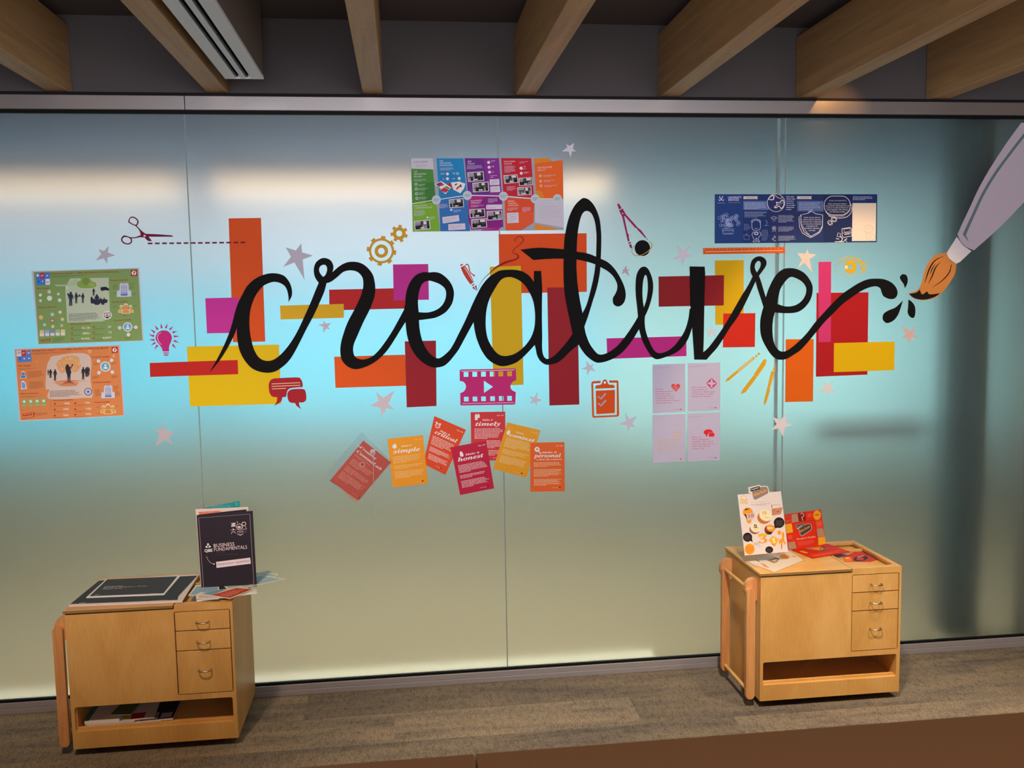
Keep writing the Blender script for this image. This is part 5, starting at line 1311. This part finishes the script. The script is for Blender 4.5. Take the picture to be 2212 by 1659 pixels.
tipcard('orange red tilted card titled critical, with an alarm clock', [(1020,153),(1290,270),(1115,655),(925,560)], '#c24526', 0.0014, 'Tip #2', E1, [('Make it', .27, .62, .245, .035), ('critical', .13, .90, .325, .08)], E1, [(.1,.37,.92,.56,6), (.1,.6,.92,.7,5), (.12,.74,.9,.86,5)], ((.17,.155), 'clock'), (.5,.93)).done()
tipcard('yellow orange card titled simple, with an apple', [(620,348),(922,316),(967,730),(665,762)], '#cf8a26', 0.0018, 'Tip #1', E1, [('Make it', .36, .66, .195, .032), ('simple', .12, .88, .31, .085)], '#e0b888', [(.1,.37,.92,.52,5), (.1,.56,.92,.64,3), (.1,.68,.94,.83,6)], ((.175,.17), 'apple'), (.62,.945)).done()
tipcard('crimson card titled honest, lowest of the tip cards', [(1160,420),(1463,363),(1530,770),(1240,827)], '#a8203c', 0.0018, 'Tip #3', E1, [('Make it', .35, .76, .225, .04), ('honest', .12, .86, .32, .085)], E1, [(.1,.39,.92,.56,7), (.1,.60,.92,.68,3), (.1,.72,.92,.87,6)], ((.26,.175), 'hand'), (.6,.94)).done()
tipcard('mustard tilted card titled context', [(1643,208),(1925,275),(1805,680),(1522,602)], '#c98c22', 0.0014, 'Tip #5', E1, [('Give', .33, .57, .165, .032), ('context', .17, .93, .265, .075)], '#e0c090', [(.1,.30,.92,.5,7), (.1,.54,.92,.65,4), (.1,.68,.9,.84,6)], ((.12,.2), 'leaf'), (.6,.95)).done()
tipcard('orange upright card titled personal, rightmost of the tip cards', [(1838,380),(2130,375),(2133,795),(1840,798)], '#cb5c28', 0.0018, 'Tip #6', E1, [('Make it', .33, .78, .22, .035), ('personal', .10, .90, .305, .08), ('to them (the audience)', .18, .92, .36, .028)], '#ecc4a4', [(.1,.4,.92,.5,4), (.1,.54,.92,.7,6), (.1,.74,.92,.88,6)], ((.2,.14), 'lens'), (.62,.93)).done()
lab = tipcard('red card titled Creative CommsLab inside the clear plastic sleeve', [(415,362),(650,548),(372,875),(128,705)], '#b03c28', 0.0018, ' ', E1, [('Creative', .05, .62, .15, .05), ('CommsLab', .05, .93, .255, .055)], '#d09080', [(.08,.29,.7,.34,2), (.1,.38,.86,.52,5), (.1,.56,.86,.68,4), (.1,.70,.9,.86,6)], ((.4,.06), 'apple'), (.72,.95))
lab.done()
# clear sleeve around it
mt, nt, b = nodes('clear_film')
tr = nt.nodes.new('ShaderNodeBsdfTransparent'); tr.inputs[0].default_value = (0.93, 0.94, 0.95, 1)
gl = nt.nodes.new('ShaderNodeBsdfPrincipled'); gl.inputs['Base Color'].default_value = (0.8, 0.8, 0.82, 1); gl.inputs['Roughness'].default_value = 0.3
mx = nt.nodes.new('ShaderNodeMixShader'); mx.inputs[0].default_value = 0.035
nt.links.new(tr.outputs[0], mx.inputs[1]); nt.links.new(gl.outputs[0], mx.inputs[2]); nt.links.new(mx.outputs[0], nt.nodes['Material Output'].inputs[0])
M_FILM = mt
s = Sheet('plastic_sleeve', 'clear plastic sleeve with suction cups holding the tilted Creative CommsLab card', 'sleeve', base=0.0042)
s.body(KC, [[(400,288),(668,545),(362,895),(72,668)]], '', 0.00025, material=M_FILM)
s.up(2)
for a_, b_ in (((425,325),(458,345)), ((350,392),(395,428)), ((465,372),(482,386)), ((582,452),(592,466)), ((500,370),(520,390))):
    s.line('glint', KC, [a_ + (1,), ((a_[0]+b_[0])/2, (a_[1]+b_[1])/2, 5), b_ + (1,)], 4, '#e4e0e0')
s.poly('seal_strip', KC, [(128,690),(140,702),(365,878),(352,892)], '#c08c74')
for x, y in ((495,468), (405,568)):
    s.poly('suction_cup', KC, circ(x, y, 24, 24, 20), '#c09488', holes=[circ(x, y, 17, 17, 16)]); s.split('suction_cup')
    s.poly('suction_cup', KC, circ(x, y, 6, 6, 10), '#4a3430'); s.split('suction_cup')
s.done()
s = Sheet('hanging_thread', 'pale thread hanging straight down from the plastic sleeve', 'thread', base=0.005)
s.body(KC, [[(497,475),(502,475),(506,1030),(501,1030)]], '#b8a898', 0.0005)

# ------------------------------------------------------------------ things on the left trolley
ZT = 0.566
def flat(name, label, cat, k, quad, hexc, z, group=None, thick=0.002, gain=1.2, material=None, N=(0, 0, 1), P=None):
    s = Sheet(name, label, cat, P=P or (0, 0, z), N=N, base=0.0, group=group)
    s.gain = gain
    s.body(k, [quad], hexc, thick, material=material)
    return s
PR = K(100, 1220, 3.95)
PRH = K(380, 1060, 6.143)
s = flat('booklet', 'large black landscape booklet lying on the lid of the left trolley', 'booklet', PR, [(190,350),(1160,312),(1305,78),(445,130)], '#c0b4b4', ZT, thick=0.004, group='black booklets on the left trolley')
s.poly('cover', PR, [(205,335),(1120,300),(1128,268),(1290,92),(448,134)], '#363534')
s.up()
s.text('cover_text', PR, 'pwc', (285,330), (338,326), 10, '#b8aeb0'); s.lines('cover_text', PR, [(890,305),(1110,292),(1110,298),(890,311)], 1, '#8e8888', .5, 2)
s.done()
s = flat('booklet', 'smaller black booklet with a white edge, lying on the large one', 'booklet', PR, [(340,278),(1008,252),(1142,96),(512,122)], '#d8ccd2', ZT + 0.0046, thick=0.003, group='black booklets on the left trolley')
s.poly('cover', PR, [(368,268),(1000,243),(1118,98),(520,124)], '#3a3838')
s.up()
s.text('cover_text', PR, 'Concept Pack', (500,190), (655,184), 9, '#b4aaae'); s.text('cover_text', PR, '2014 & 15 Conference / Theatre', (490,200), (860,184), 9, '#b4aaae'); s.text('cover_text', PR, 'Western Power', (480,210), (650,203), 9, '#b4aaae'); s.text('cover_text', PR, 'pwc', (418,260), (452,257), 9, '#b4aaae'); s.lines('cover_text', PR, [(880,242),(985,237),(985,243),(880,248)], 1, '#8e8888', .5, 2)
s.done()
# stack of papers under the standing folder
s = flat('magazine', 'thin white edged magazine at the bottom of the paper pile, left trolley', 'magazine', PRH, [(275,1455),(1075,1345),(1065,1305),(265,1400)], '#cfc4bc', ZT + 0.0005, thick=0.006)
s.done()
GB = 'loose brochures fanned on the left trolley'
def bro(label, quad, hexc, z, edge='#ccc8bc', inset=None, icol='#8fb0b8', txt=None):
    s = flat('brochure', label, 'brochure', PRH, quad, edge, z, GB, 0.0006)
    if inset: s.poly('print', PRH, inset, icol); s.up()
    if txt: s.lines('text_lines', PRH, txt[0], txt[1], txt[2], .4, 3)
    s.done(); return s
bro('pale brochure corner sticking out highest at the right of the pile', [(640,1180),(1240,1055),(1290,1072),(820,1230)], '', ZT + 0.007, inset=[(700,1170),(1225,1068),(1255,1080),(820,1215)], icol='#98b0ac')
bro('pale green brochure corner just below the highest one', [(640,1230),(1180,1085),(1370,1105),(1300,1150),(820,1280)], '', ZT + 0.0078, inset=[(660,1220),(1185,1098),(1340,1112),(1280,1150),(820,1265)], icol='#94aea6')
bro('light blue brochure reaching furthest right from the pile', [(700,1335),(560,1180),(1130,1118),(1460,1170)], '', ZT + 0.0086, inset=[(720,1315),(600,1190),(1130,1132),(1420,1172)], icol='#8ca6ac')
bro('pale blue brochure poking out at the left under the black folder', [(160,1395),(262,1255),(560,1230),(590,1370)], '', ZT + 0.0086, inset=[(185,1385),(275,1270),(545,1245),(570,1365)], icol='#7e9eb2')
bro('white brochure with fine print at the lower left of the pile', [(262,1380),(330,1345),(640,1370),(560,1440),(275,1440)], '', ZT + 0.0094, inset=[(300,1385),(340,1358),(600,1380),(545,1425),(300,1428)], icol='#bdb4b4', txt=([(310,1392),(540,1395),(520,1420),(310,1420)], 2, '#7c8088'))
s = bro('red card with white writing, frontmost in the pile', [(330,1370),(860,1262),(1020,1310),(715,1435)], '', ZT + 0.0102, edge='#cdbcb0')
s = Sheet('x', None, None, P=(0, 0, ZT + 0.0102), N=(0, 0, 1), base=0.0008); s.gain = 1.2
# (print of the red card)
r_ = bpy.data.objects[[o.name for o in bpy.data.objects if o.get('label') == 'red card with white writing, frontmost in the pile'][0]]
s.root = r_; s.loc = r_.location.copy(); s.top = 0.0008; s.lay = 0
s.poly('print', PRH, [(345,1368),(640,1300),(690,1300),(480,1385)], '#6e8ca0'); s.poly('print', PRH, [(480,1385),(800,1292),(1005,1308),(715,1422)], '#a83a20'); s.up()
s.lines('text_lines', PRH, [(560,1378),(830,1300),(960,1312),(700,1405)], 5, '#d8b8a8', .3, 4); s.done()
# standing cards (upright planes, leaning back slightly)
def upright(name, label, cat, k, quad, hexc, Y, lean=0.0, group=None, thick=0.002, gain=1.2, P=None, rz=0.0, material=None, zb=ZT):
    N = Vector((math.sin(rz), -math.cos(rz), lean)).normalized()
    return flat(name, label, cat, k, quad, hexc, 0, group, thick, gain, material, N=tuple(N), P=P or (0, Y, zb))
s = upright('folder', 'teal folder standing behind the black one on the left trolley', 'folder', PRH, [(380,232),(845,135),(900,1190),(440,1240)], '#1f7a7c', -0.21, 0.06, P=(-0.7, -0.205, 0.60), thick=0.0015)
s.text('cover_text', PRH, 'ACCOMMODATIONS', (480,228), (725,212), 22, '#5c9c9c'); s.line('cover_mark', PRH, [(785,175),(810,160),(812,195),(790,185)], 5, '#6caaaa'); s.done()
s = upright('folder', 'white folder with an orange stripe standing behind the black one', 'folder', PRH, [(260,245),(960,215),(1000,1230),(330,1250)], '#b9aaa6', 0, 0.05, P=(-0.7, -0.225, 0.60), thick=0.0015)
s.poly('print', PRH, [(298,282),(620,265),(560,285),(315,312)], '#c0552e'); s.text('print', PRH, 'ASSURANCE', (330,305), (500,290), 16, '#d89a7c'); s.done()
s = upright('folder', 'dark navy folder edge standing just behind the black front folder', 'folder', PRH, [(300,318),(935,248),(990,1250),(350,1290)], '#25222e', 0, 0.05, P=(-0.7, -0.245, 0.60), thick=0.0015)
s.done()
s = upright('folder', 'black BUSINESS FUNDAMENTALS folder standing on the left trolley', 'folder', PRH, [(275,328),(1018,268),(1073,1268),(342,1328)], '#262129', 0, 0.05, P=(-0.7, -0.270, ZT + 0.012), thick=0.003, gain=1.25)
FW = '#c4aeb0'
s.line('border_line', PRH, [(368,1295),(302,362),(980,310),(1035,1245)], 5, '#8e7c80')
s.line('border_line', PRH, [(970,1245),(1035,1242)], 4, '#8e7c80')
s.text('title', PRH, 'BUSINESS', (503,752), (778,728), 48, FW); s.text('title', PRH, 'FUNDAMENTALS', (508,804), (946,768), 48, FW)
s.text('logo', PRH, 'QBE', (380,815), (485,808), 38, '#e0ccca', bold=.03)
s.line('logo', PRH, [(428,708),(452,748),(402,752)], 14, '#e0ccca', closed=True); s.poly('logo', PRH, circ(405, 745, 13, 13, 10), '#e0ccca'); s.poly('logo', PRH, circ(450, 742, 13, 13, 10), '#e0ccca'); s.poly('logo', PRH, circ(426, 710, 14, 12, 10), '#e0ccca')
s.poly('caption_strip', PRH, [(532,945),(985,888),(995,968),(540,1025)], '#bcaeb4')
s.up(); s.text('caption_text', PRH, 'Expand your capabilities', (550,992), (975,940), 30, '#5a5260'); s.up(-1)
s.line('arrow', PRH, [(405,868),(425,915),(460,955),(500,972)], 5, '#9c8c90', True); s.poly('arrow', PRH, circ(505, 973, 9, 9, 10), '#c8bcc0')
s.lines('fine_print', PRH, [(535,815),(760,800),(760,806),(535,822)], 1, '#5c4c4e', .5, 1); s.lines('fine_print', PRH, [(530,850),(970,825),(970,835),(530,862)], 1, '#4a3c3c', .5, 2)
IC = '#a8989e'
s.poly('icon', PRH, circ(840, 478, 42, 42), IC, holes=[circ(840, 478, 34, 34)]); s.poly('icon', PRH, circ(838, 484, 24, 18, 14), IC); s.poly('icon', PRH, circ(902, 440, 30, 28), IC, holes=[circ(902, 440, 21, 19)]); s.line('icon', PRH, [(890,468),(876,512),(940,508),(915,466)], 7, IC)
s.poly('icon', PRH, [(727,430),(790,425),(792,445),(775,452),(790,458),(790,475),(735,480),(735,455),(750,448)], IC); s.line('icon', PRH, [(818,538),(888,532),(892,578),(822,584)], 7, IC, closed=True); s.line('icon', PRH, [(832,568),(850,550),(862,560),(878,545)], 5, IC); s.line('icon', PRH, [(840,588),(872,596)], 6, IC)
s.line('icon', PRH, [(735,572),(750,545),(775,545),(795,568)], 7, IC, True); s.poly('icon', PRH, circ(762, 515, 14, 12, 10), IC); s.line('icon', PRH, [(722,520),(742,525)], 5, IC); s.line('icon', PRH, [(782,520),(802,522)], 5, IC); s.line('icon', PRH, circ(918, 540, 15, 13, 12), 4, '#6c5c60', closed=True); s.text('icon', PRH, '?', (808,430), (825,428), 22, IC, bold=.02)
s.done()
# back leg of the standing folder so that it stands open
# magazines on the lower shelf
SH = K(170, 1490, 7.373)
ZS = 0.0925
GM = 'magazines on the lower shelf of the left trolley'
def mag(label, x0, x1, y0, y1, z, th, hexc, edge, rz=0.0, prints=()):
    root = empty('magazine', ((x0 + x1) / 2, (y0 + y1) / 2, z)); tag(root, label, 'magazine', GM); root.rotation_euler = (0, 0, rz)
    hx, hy = (x1 - x0) / 2, (y1 - y0) / 2
    bm = nb(); box(bm, -hx, hx, -hy, hy, 0, th); finish('pages', bm, mat(edge), root)
    bm = nb(); box(bm, -hx, hx, -hy, hy, th, th + 0.0006); finish('cover', bm, mat(hexc), root)
    for i, (a, b, c_, d, col) in enumerate(prints):
        bm = nb(); box(bm, a, b, c_, d, th + 0.0006, th + 0.0008 + i * 0.0001); finish('cover_picture', bm, mat(col), root)
    return root
mag('bottom magazine with white pages, under all the others on the shelf', -1.235, -0.970, -0.405, -0.215, ZS, 0.006, '#d8d0cc', '#e8e0dc', 0.02)
mag('magazine with a dark photo cover at the right of the shelf pile', -1.045, -0.925, -0.400, -0.235, ZS + 0.0075, 0.006, '#2e2a34', '#e0d8d8', 0.05, [(-0.05, 0.0, -0.075, -0.02, '#8e8088'), (0.01, 0.05, -0.07, -0.03, '#a89c98')])
mag('pale magazine lying in the middle of the shelf pile', -1.240, -1.060, -0.402, -0.220, ZS + 0.0075, 0.006, '#cfc4be', '#d6ccc8', -0.02)
mg = mag('white magazine with a green spine, top left on the shelf', -1.246, -1.120, -0.398, -0.240, ZS + 0.0145, 0.011, '#d8c2b4', '#e4dcd8', 0.02, [(-0.063, -0.048, -0.079, 0.079, '#2f8a6c')])
mag('red and white magazine on top at the centre of the shelf pile', -1.115, -1.000, -0.395, -0.230, ZS + 0.0150, 0.004, '#c8b8a8', '#d8ccc4', 0.10, [(-0.03, 0.02, -0.08, -0.03, '#a02830'), (-0.055, -0.032, -0.08, -0.05, '#b89c38')])
mag('olive covered magazine lying across the shelf pile', -1.150, -1.072, -0.372, -0.205, ZS + 0.0275, 0.003, '#5c6434', '#c8c4b4', -0.12)

# ------------------------------------------------------------------ things on the right trolley
M1 = K(1580, 1040, 9.757)
YP = (1.5, -0.305, ZT + 0.001)
s = upright('display_card', 'white show card with orange and black circles standing on the right trolley', 'display card', M1, [(130,280),(1045,208),(1195,1480),(280,1562)], '#cbbfba', 0, 0.10, P=YP, thick=0.003, gain=1.1)
base_off = s.top
s.poly('logo_board', M1, [(345,130),(605,68),(612,100,1),(720,90),(770,110),(800,225),(430,262),(360,240),(370,180)], '#cbbfba', thick=0.0004)
s.up(3)
s.poly('logo_plate', M1, [(425,170,1),(590,120,1),(700,112),(750,125),(770,180),(772,240),(740,265),(520,378),(480,370),(460,340,1)], '#85736a', True)
s.up(); s.poly('logo_plate', M1, [(388,148),(590,95),(600,160),(402,215)], '#1d1714', label='black name plate'); s.up()
s.text('logo_text', M1, 'Capital', (405,190), (582,142), 34, '#cfc4bc', True, 0.008, True); s.text('logo_text', M1, 'Markets', (468,318), (755,205), 60, '#d99a3c', True, 0.008, True)
s.lay = 0
s.lines('text_lines', M1, [(370,432),(860,400),(870,440),(380,470)], 2, '#b09a88', .25, 1, center=True); s.lines('text_lines', M1, [(410,480),(830,452),(840,500),(420,530)], 2, '#7e6e62', .3, 2, center=True)
OG, YL, BK, BRN = '#d88a24', '#d6a22c', '#231a1c', '#a65c2c'
s.poly('building_icon', M1, [(200,335),(270,290),(330,370),(350,475),(195,470),(185,430)], '#c9b080'); s.line('building_icon', M1, [(200,340),(268,292),(325,380)], 4, BRN); s.up(); s.poly('building_icon', M1, [(215,350),(268,305),(315,375)], '#dcd0c0'); s.up(-1)
s.poly('disc', M1, circ(345, 650, 105, 100), OG); s.poly('disc', M1, [(300,700),(440,700),(410,880),(360,885),(320,850)], OG); s.up(); s.poly('disc', M1, [(270,620),(400,570),(300,575)], '#3c2a24'); s.poly('disc', M1, [(262,680),(320,700),(325,800)], '#3c2a24'); s.poly('disc', M1, [(310,690),(480,650),(495,740),(440,810),(340,820)], '#b9a8a0'); s.up(); s.text('numeral', M1, '10', (345,768), (478,748), 72, '#ad6448', True, 0.01, True); s.up(-2)
s.poly('disc', M1, circ(690, 760, 145, 135, 28), '#b0682c'); s.up(); s.poly('disc', M1, circ(722, 715, 140, 118, 32, .45), '#dcc9a8', holes=()); s.up(); s.text('numeral', M1, '9', (655,702), (738,698), 72, '#c4962c', True, 0.0); s.lines('text_lines', M1, [(665,735),(830,760),(830,790),(665,765)], 2, '#7a6a58', .3, 3, center=True); s.up(-2)
s.poly('disc', M1, circ(490, 1010, 110, 100, 28), '#8a5434'); s.up(); s.poly('disc', M1, circ(512, 972, 112, 102, 30, .4), '#dcc9a8'); s.up(); s.text('numeral', M1, '5.', (465,975), (568,985), 70, '#2c1f1c', True, 0.02); s.lines('text_lines', M1, [(480,1005),(590,1010),(590,1035),(480,1030)], 2, '#a08c78', .3, 3); s.up(-2)
s.poly('disc', M1, circ(790, 1020, 95, 100, 26), '#7c3424'); s.up(); s.poly('disc', M1, circ(830, 985, 95, 72, 24, .35), OG); s.poly('disc', M1, [(730,1060),(870,1070),(830,1120),(780,1115)], '#33272c'); s.up(); s.text('numeral', M1, 'Six', (765,1005), (870,995), 46, '#e8d8b8', True, 0.02); s.up(-2)
s.poly('basket_icon', M1, [(850,580),(1085,545),(1040,690),(860,720)], '#ad7050'); s.poly('basket_icon', M1, [(835,500),(860,495),(870,560),(850,575)], '#b08868'); s.line('basket_icon', M1, [(835,495),(1025,485),(1020,545)], 6, '#a07858'); s.up(); s.poly('basket_icon', M1, [(945,625),(1000,605),(1012,632),(965,660)], '#9c3c20'); 
for i in range(6): s.line('basket_icon', M1, [(880 + i * 32, 715 - i * 5), (960 + i * 24, 572 - i * 4)], 5, '#c8a488')
s.up(-1)
s.poly('black_bubble', M1, circ(1005, 868, 113, 112, 28), BK); s.poly('black_bubble', M1, [(900,920),(965,975),(910,1000)], BK)
s.poly('black_bubble', M1, circ(340, 1175, 97, 97, 26), BK); s.poly('black_bubble', M1, [(390,1245),(430,1200),(452,1278)], BK)
s.poly('black_bubble', M1, circ(797, 1440, 82, 72, 24), BK)
s.poly('orange_disc', M1, circ(385, 1425, 103, 112, 28), OG)
s.up()
for x, y, r, n, col in ((1008,880,85,7,'#6a5a54'), (342,1185,70,6,'#6a5a54'), (797,1450,55,5,'#6a5a54'), (388,1430,80,7,'#b8641c')):
    s.lines('text_lines', M1, [(x-r,y-r*.7),(x+r,y-r*.8),(x+r,y+r*.7),(x-r,y+r*.8)], n, col, .35, int(x), center=True)
s.up(-1)
s.text('numeral', M1, '3', (575,1310), (760,1290), 190, '#cf8a26', True, 0.0); s.poly('disc', M1, [(565,1110),(640,1095),(755,1110),(750,1150),(570,1170)], YL); s.up(); s.lines('text_lines', M1, [(470,1280),(590,1290),(590,1360),(470,1350)], 4, '#8c7c74', .35, 9); s.up(-1)
s.poly('diamond', M1, [(780,1245),(870,1145),(1005,1215),(925,1365)], YL); s.poly('diamond', M1, [(820,1295),(925,1345),(905,1362)], '#b06c1c'); s.up(); s.text('numeral', M1, '1', (865,1290), (935,1280), 90, '#e4dcd4', True, 0.02); s.up(-1)
s.poly('disc', M1, circ(1010, 1078, 42, 42), OG)
s.poly('rocket', M1, [(1090,1060),(1115,1120),(1110,1220),(1140,1300),(1120,1330),(1085,1270),(1060,1400),(1040,1290),(1010,1330),(1005,1250),(1065,1190),(1060,1110)], OG, True); s.poly('rocket', M1, [(1045,1330),(1075,1325),(1068,1400),(1050,1455)], '#c46c2c')
s.lines('text_lines', M1, [(560,1360),(660,1350),(665,1385),(565,1392)], 2, '#a8988c', .3, 5)
s.done()
# lug behind so the card has its strut
# red box / folded leaflet
M2 = K(1680, 1090, 12.29)
rzr = -0.10
s = upright('leaflet_stand', 'red and yellow chequered leaflet standing open behind the show card', 'leaflet', M2, [(178,262),(1148,128),(1282,1005),(1282,1100),(380,1190),(275,1165)], '#c23a24', 0, 0.14, P=(1.70, -0.150, ZT + 0.001), thick=0.0015, gain=1.05, rz=0.06)
TAU = '#a3846a'
for pts, col in (([(370,262),(520,235),(560,455),(375,485)], TAU), ([(530,228),(725,205),(755,420),(562,450)], '#7c2218'), ([(738,200),(930,172),(965,395),(765,420)], '#cf2c1c'), ([(195,525),(370,500),(408,735),(235,765)], '#dda025'), ([(238,775),(410,745),(450,970),(270,995)], '#cf2c1c'), ([(275,1005),(455,978),(500,1160),(290,1180)], TAU), ([(1005,430),(1165,405),(1200,610),(1030,635)], '#d2452f'), ([(1035,645),(1200,620),(1248,845),(1065,868)], TAU), ([(1070,875),(1252,852),(1282,1040),(1080,1080)], '#dda025')):
    s.poly('panel', M2, pts, col); s.split('panel')
s.poly('starburst', M2, [(1045 + (125 if i % 2 else 102) * math.cos(i * math.pi / 14) * .9, 280 + (140 if i % 2 else 118) * math.sin(i * math.pi / 14)) for i in range(28)], '#dc981e')
s.poly('centre_panel', M2, [(372,490),(970,410),(1085,1080),(600,1180),(505,1140)], '#cb2e14')
s.up()
s.line('panel_edge', M2, [(372,490),(970,410),(1070,1000)], 7, '#7a1e10')
s.line('question_mark', M2, [(605,255),(640,230),(680,240),(690,300),(640,340),(660,390),(665,425)], 20, '#d0a090', True); s.text('burst_text', M2, 'KEY', (1000,295), (1105,285), 38, '#5c3c14', True, .02)
s.line('inner_text', M2, [(215,460),(320,420)], 8, '#e89078')
for q, n in (((780,245,120,100),6), ((1030,460,130,110),7), ((262,815,130,110),6)):
    s.lines('inner_text', M2, [(q[0],q[1]),(q[0]+q[2],q[1]-15),(q[0]+q[2]+12,q[1]+q[3]-15),(q[0]+12,q[1]+q[3])], n, '#e07a60', .4, q[0], center=True)
s.poly('logo_plate', M2, [(480,545,1),(680,485,1),(700,530,1),(830,500),(880,520),(905,590),(905,640),(870,690),(680,820),(620,830),(590,790,1),(550,650,1),(500,640,1)], '#b8aca4', True)
s.up(); s.poly('logo_plate', M2, [(560,640,1),(700,545,1),(830,512),(870,530),(893,600),(890,640),(860,680),(670,808),(625,815),(598,780,1)], '#4f423f', True); s.poly('logo_plate', M2, [(488,555),(678,492),(695,548),(505,625)], '#1b1412', label='black name plate')
s.up(); s.text('logo_text', M2, 'Capital', (510,605), (680,548), 38, '#bcb0a8', True, 0.008, True); s.text('logo_text', M2, 'Markets', (592,750), (868,595), 62, '#d79438', True, 0.008, True)
s.text('slogan', M2, 'The game is changing', (505,938), (1000,862), 42, '#eca890', True, 0.02); s.lines('inner_text', M2, [(515,985),(1000,915),(1040,1030),(560,1100)], 6, '#e06a50', .4, 8)
s.done()
s = flat('leaflet', 'red fold-out flap of the leaflet lying flat toward the front', 'leaflet', M2, [(375,1195),(560,1165),(1080,1060),(1330,1040),(1930,1250),(1640,1290),(925,1415)], '#c02a18', ZT + 0.0004, thick=0.003, gain=1.05)
for pts, col in (([(720,1165),(890,1080),(1330,1170),(1280,1200),(1120,1220)], '#9c8a78'), ([(860,1140),(930,1075),(1150,1110),(1110,1205),(1000,1195)], '#dc8c1c'), ([(1195,1065),(1325,1045),(1560,1130),(1380,1130)], '#a83440'), ([(560,1240),(640,1220),(820,1275),(740,1295)], '#d89428'), ([(850,1330),(1700,1180),(1850,1240),(930,1385)], '#cc3a22')):
    s.poly('panel', M2, pts, col); s.split('panel')
s.up(); s.poly('picture', M2, circ(1215, 1180, 95, 38, 18, .1), '#6a6058'); s.poly('picture', M2, circ(1180, 1175, 30, 22, 12), '#b8a898'); s.lines('inner_text', M2, [(960,1350),(1700,1210),(1760,1235),(1000,1380)], 2, '#e8907a', .25, 3)
s.done()
KR = K(1540, 1030, 5.027)
s = flat('flyer', 'white flyer with small orange prints lying at the front of the right trolley lid', 'flyer', KR, [(370,915),(665,1035),(985,905),(830,805),(700,815)], '#cdbcae', ZT + 0.0004, thick=0.0008, gain=1.05)
s.poly('print', KR, circ(780, 867, 55, 24, 20, .12), '#cf8030'); s.poly('print', KR, [(582,905),(680,878),(722,890),(700,925),(660,938)], '#8a7260'); s.poly('print', KR, [(515,935),(560,950),(615,990),(560,975)], '#c47c38'); s.poly('print', KR, [(455,898),(475,900),(515,920),(500,922)], '#6a4c40'); s.poly('print', KR, [(850,855),(870,855),(912,870),(890,872)], '#c47c38'); s.up(); s.poly('print', KR, [(640,905),(685,892),(700,905),(665,925)], '#c0a068'); s.poly('print', KR, [(695,838),(735,828),(735,832),(697,842)], '#7c6858')
s.done()
s = flat('flyer', 'thin white flyer edge just under the front one, at its left', 'flyer', KR, [(375,930),(440,965),(640,1010),(655,990)], '#bba898', ZT + 0.0001, thick=0.0002, gain=1.05)
s.done()
zt2 = 0.5465
s = flat('brochure', 'red brochure with a black and red picture in the tray of the right trolley', 'brochure', KR, [(1418,870),(1535,818),(1700,815),(1810,893),(1710,920),(1425,918)], '#b5332c', zt2, thick=0.001, gain=1.1)
s.poly('print', KR, [(1420,870),(1500,868),(1520,915),(1425,918)], '#d4682c'); s.poly('print', KR, circ(1605, 885, 80, 32, 18, -.15), '#3c3238'); s.poly('print', KR, [(1660,862),(1740,850),(1800,890),(1720,892)], '#8a4c4c'); s.up(); s.poly('print', KR, circ(1600, 890, 42, 16, 14), '#b23a34'); s.poly('print', KR, circ(1460, 882, 22, 8, 12), '#ecb490'); s.poly('print', KR, [(1560,868),(1640,850),(1650,858),(1580,876)], '#9a8c90')
s.done()
s = flat('brochure', 'glossy silver edged brochure half hidden under the red leaflet flap', 'brochure', KR, [(1310,845),(1340,865),(1410,858),(1490,822),(1440,812)], '#8c8288', zt2, thick=0.0008, gain=1.1)
s.done()

bpy.data.objects.remove(_fo)
bpy.data.curves.remove(_fc)
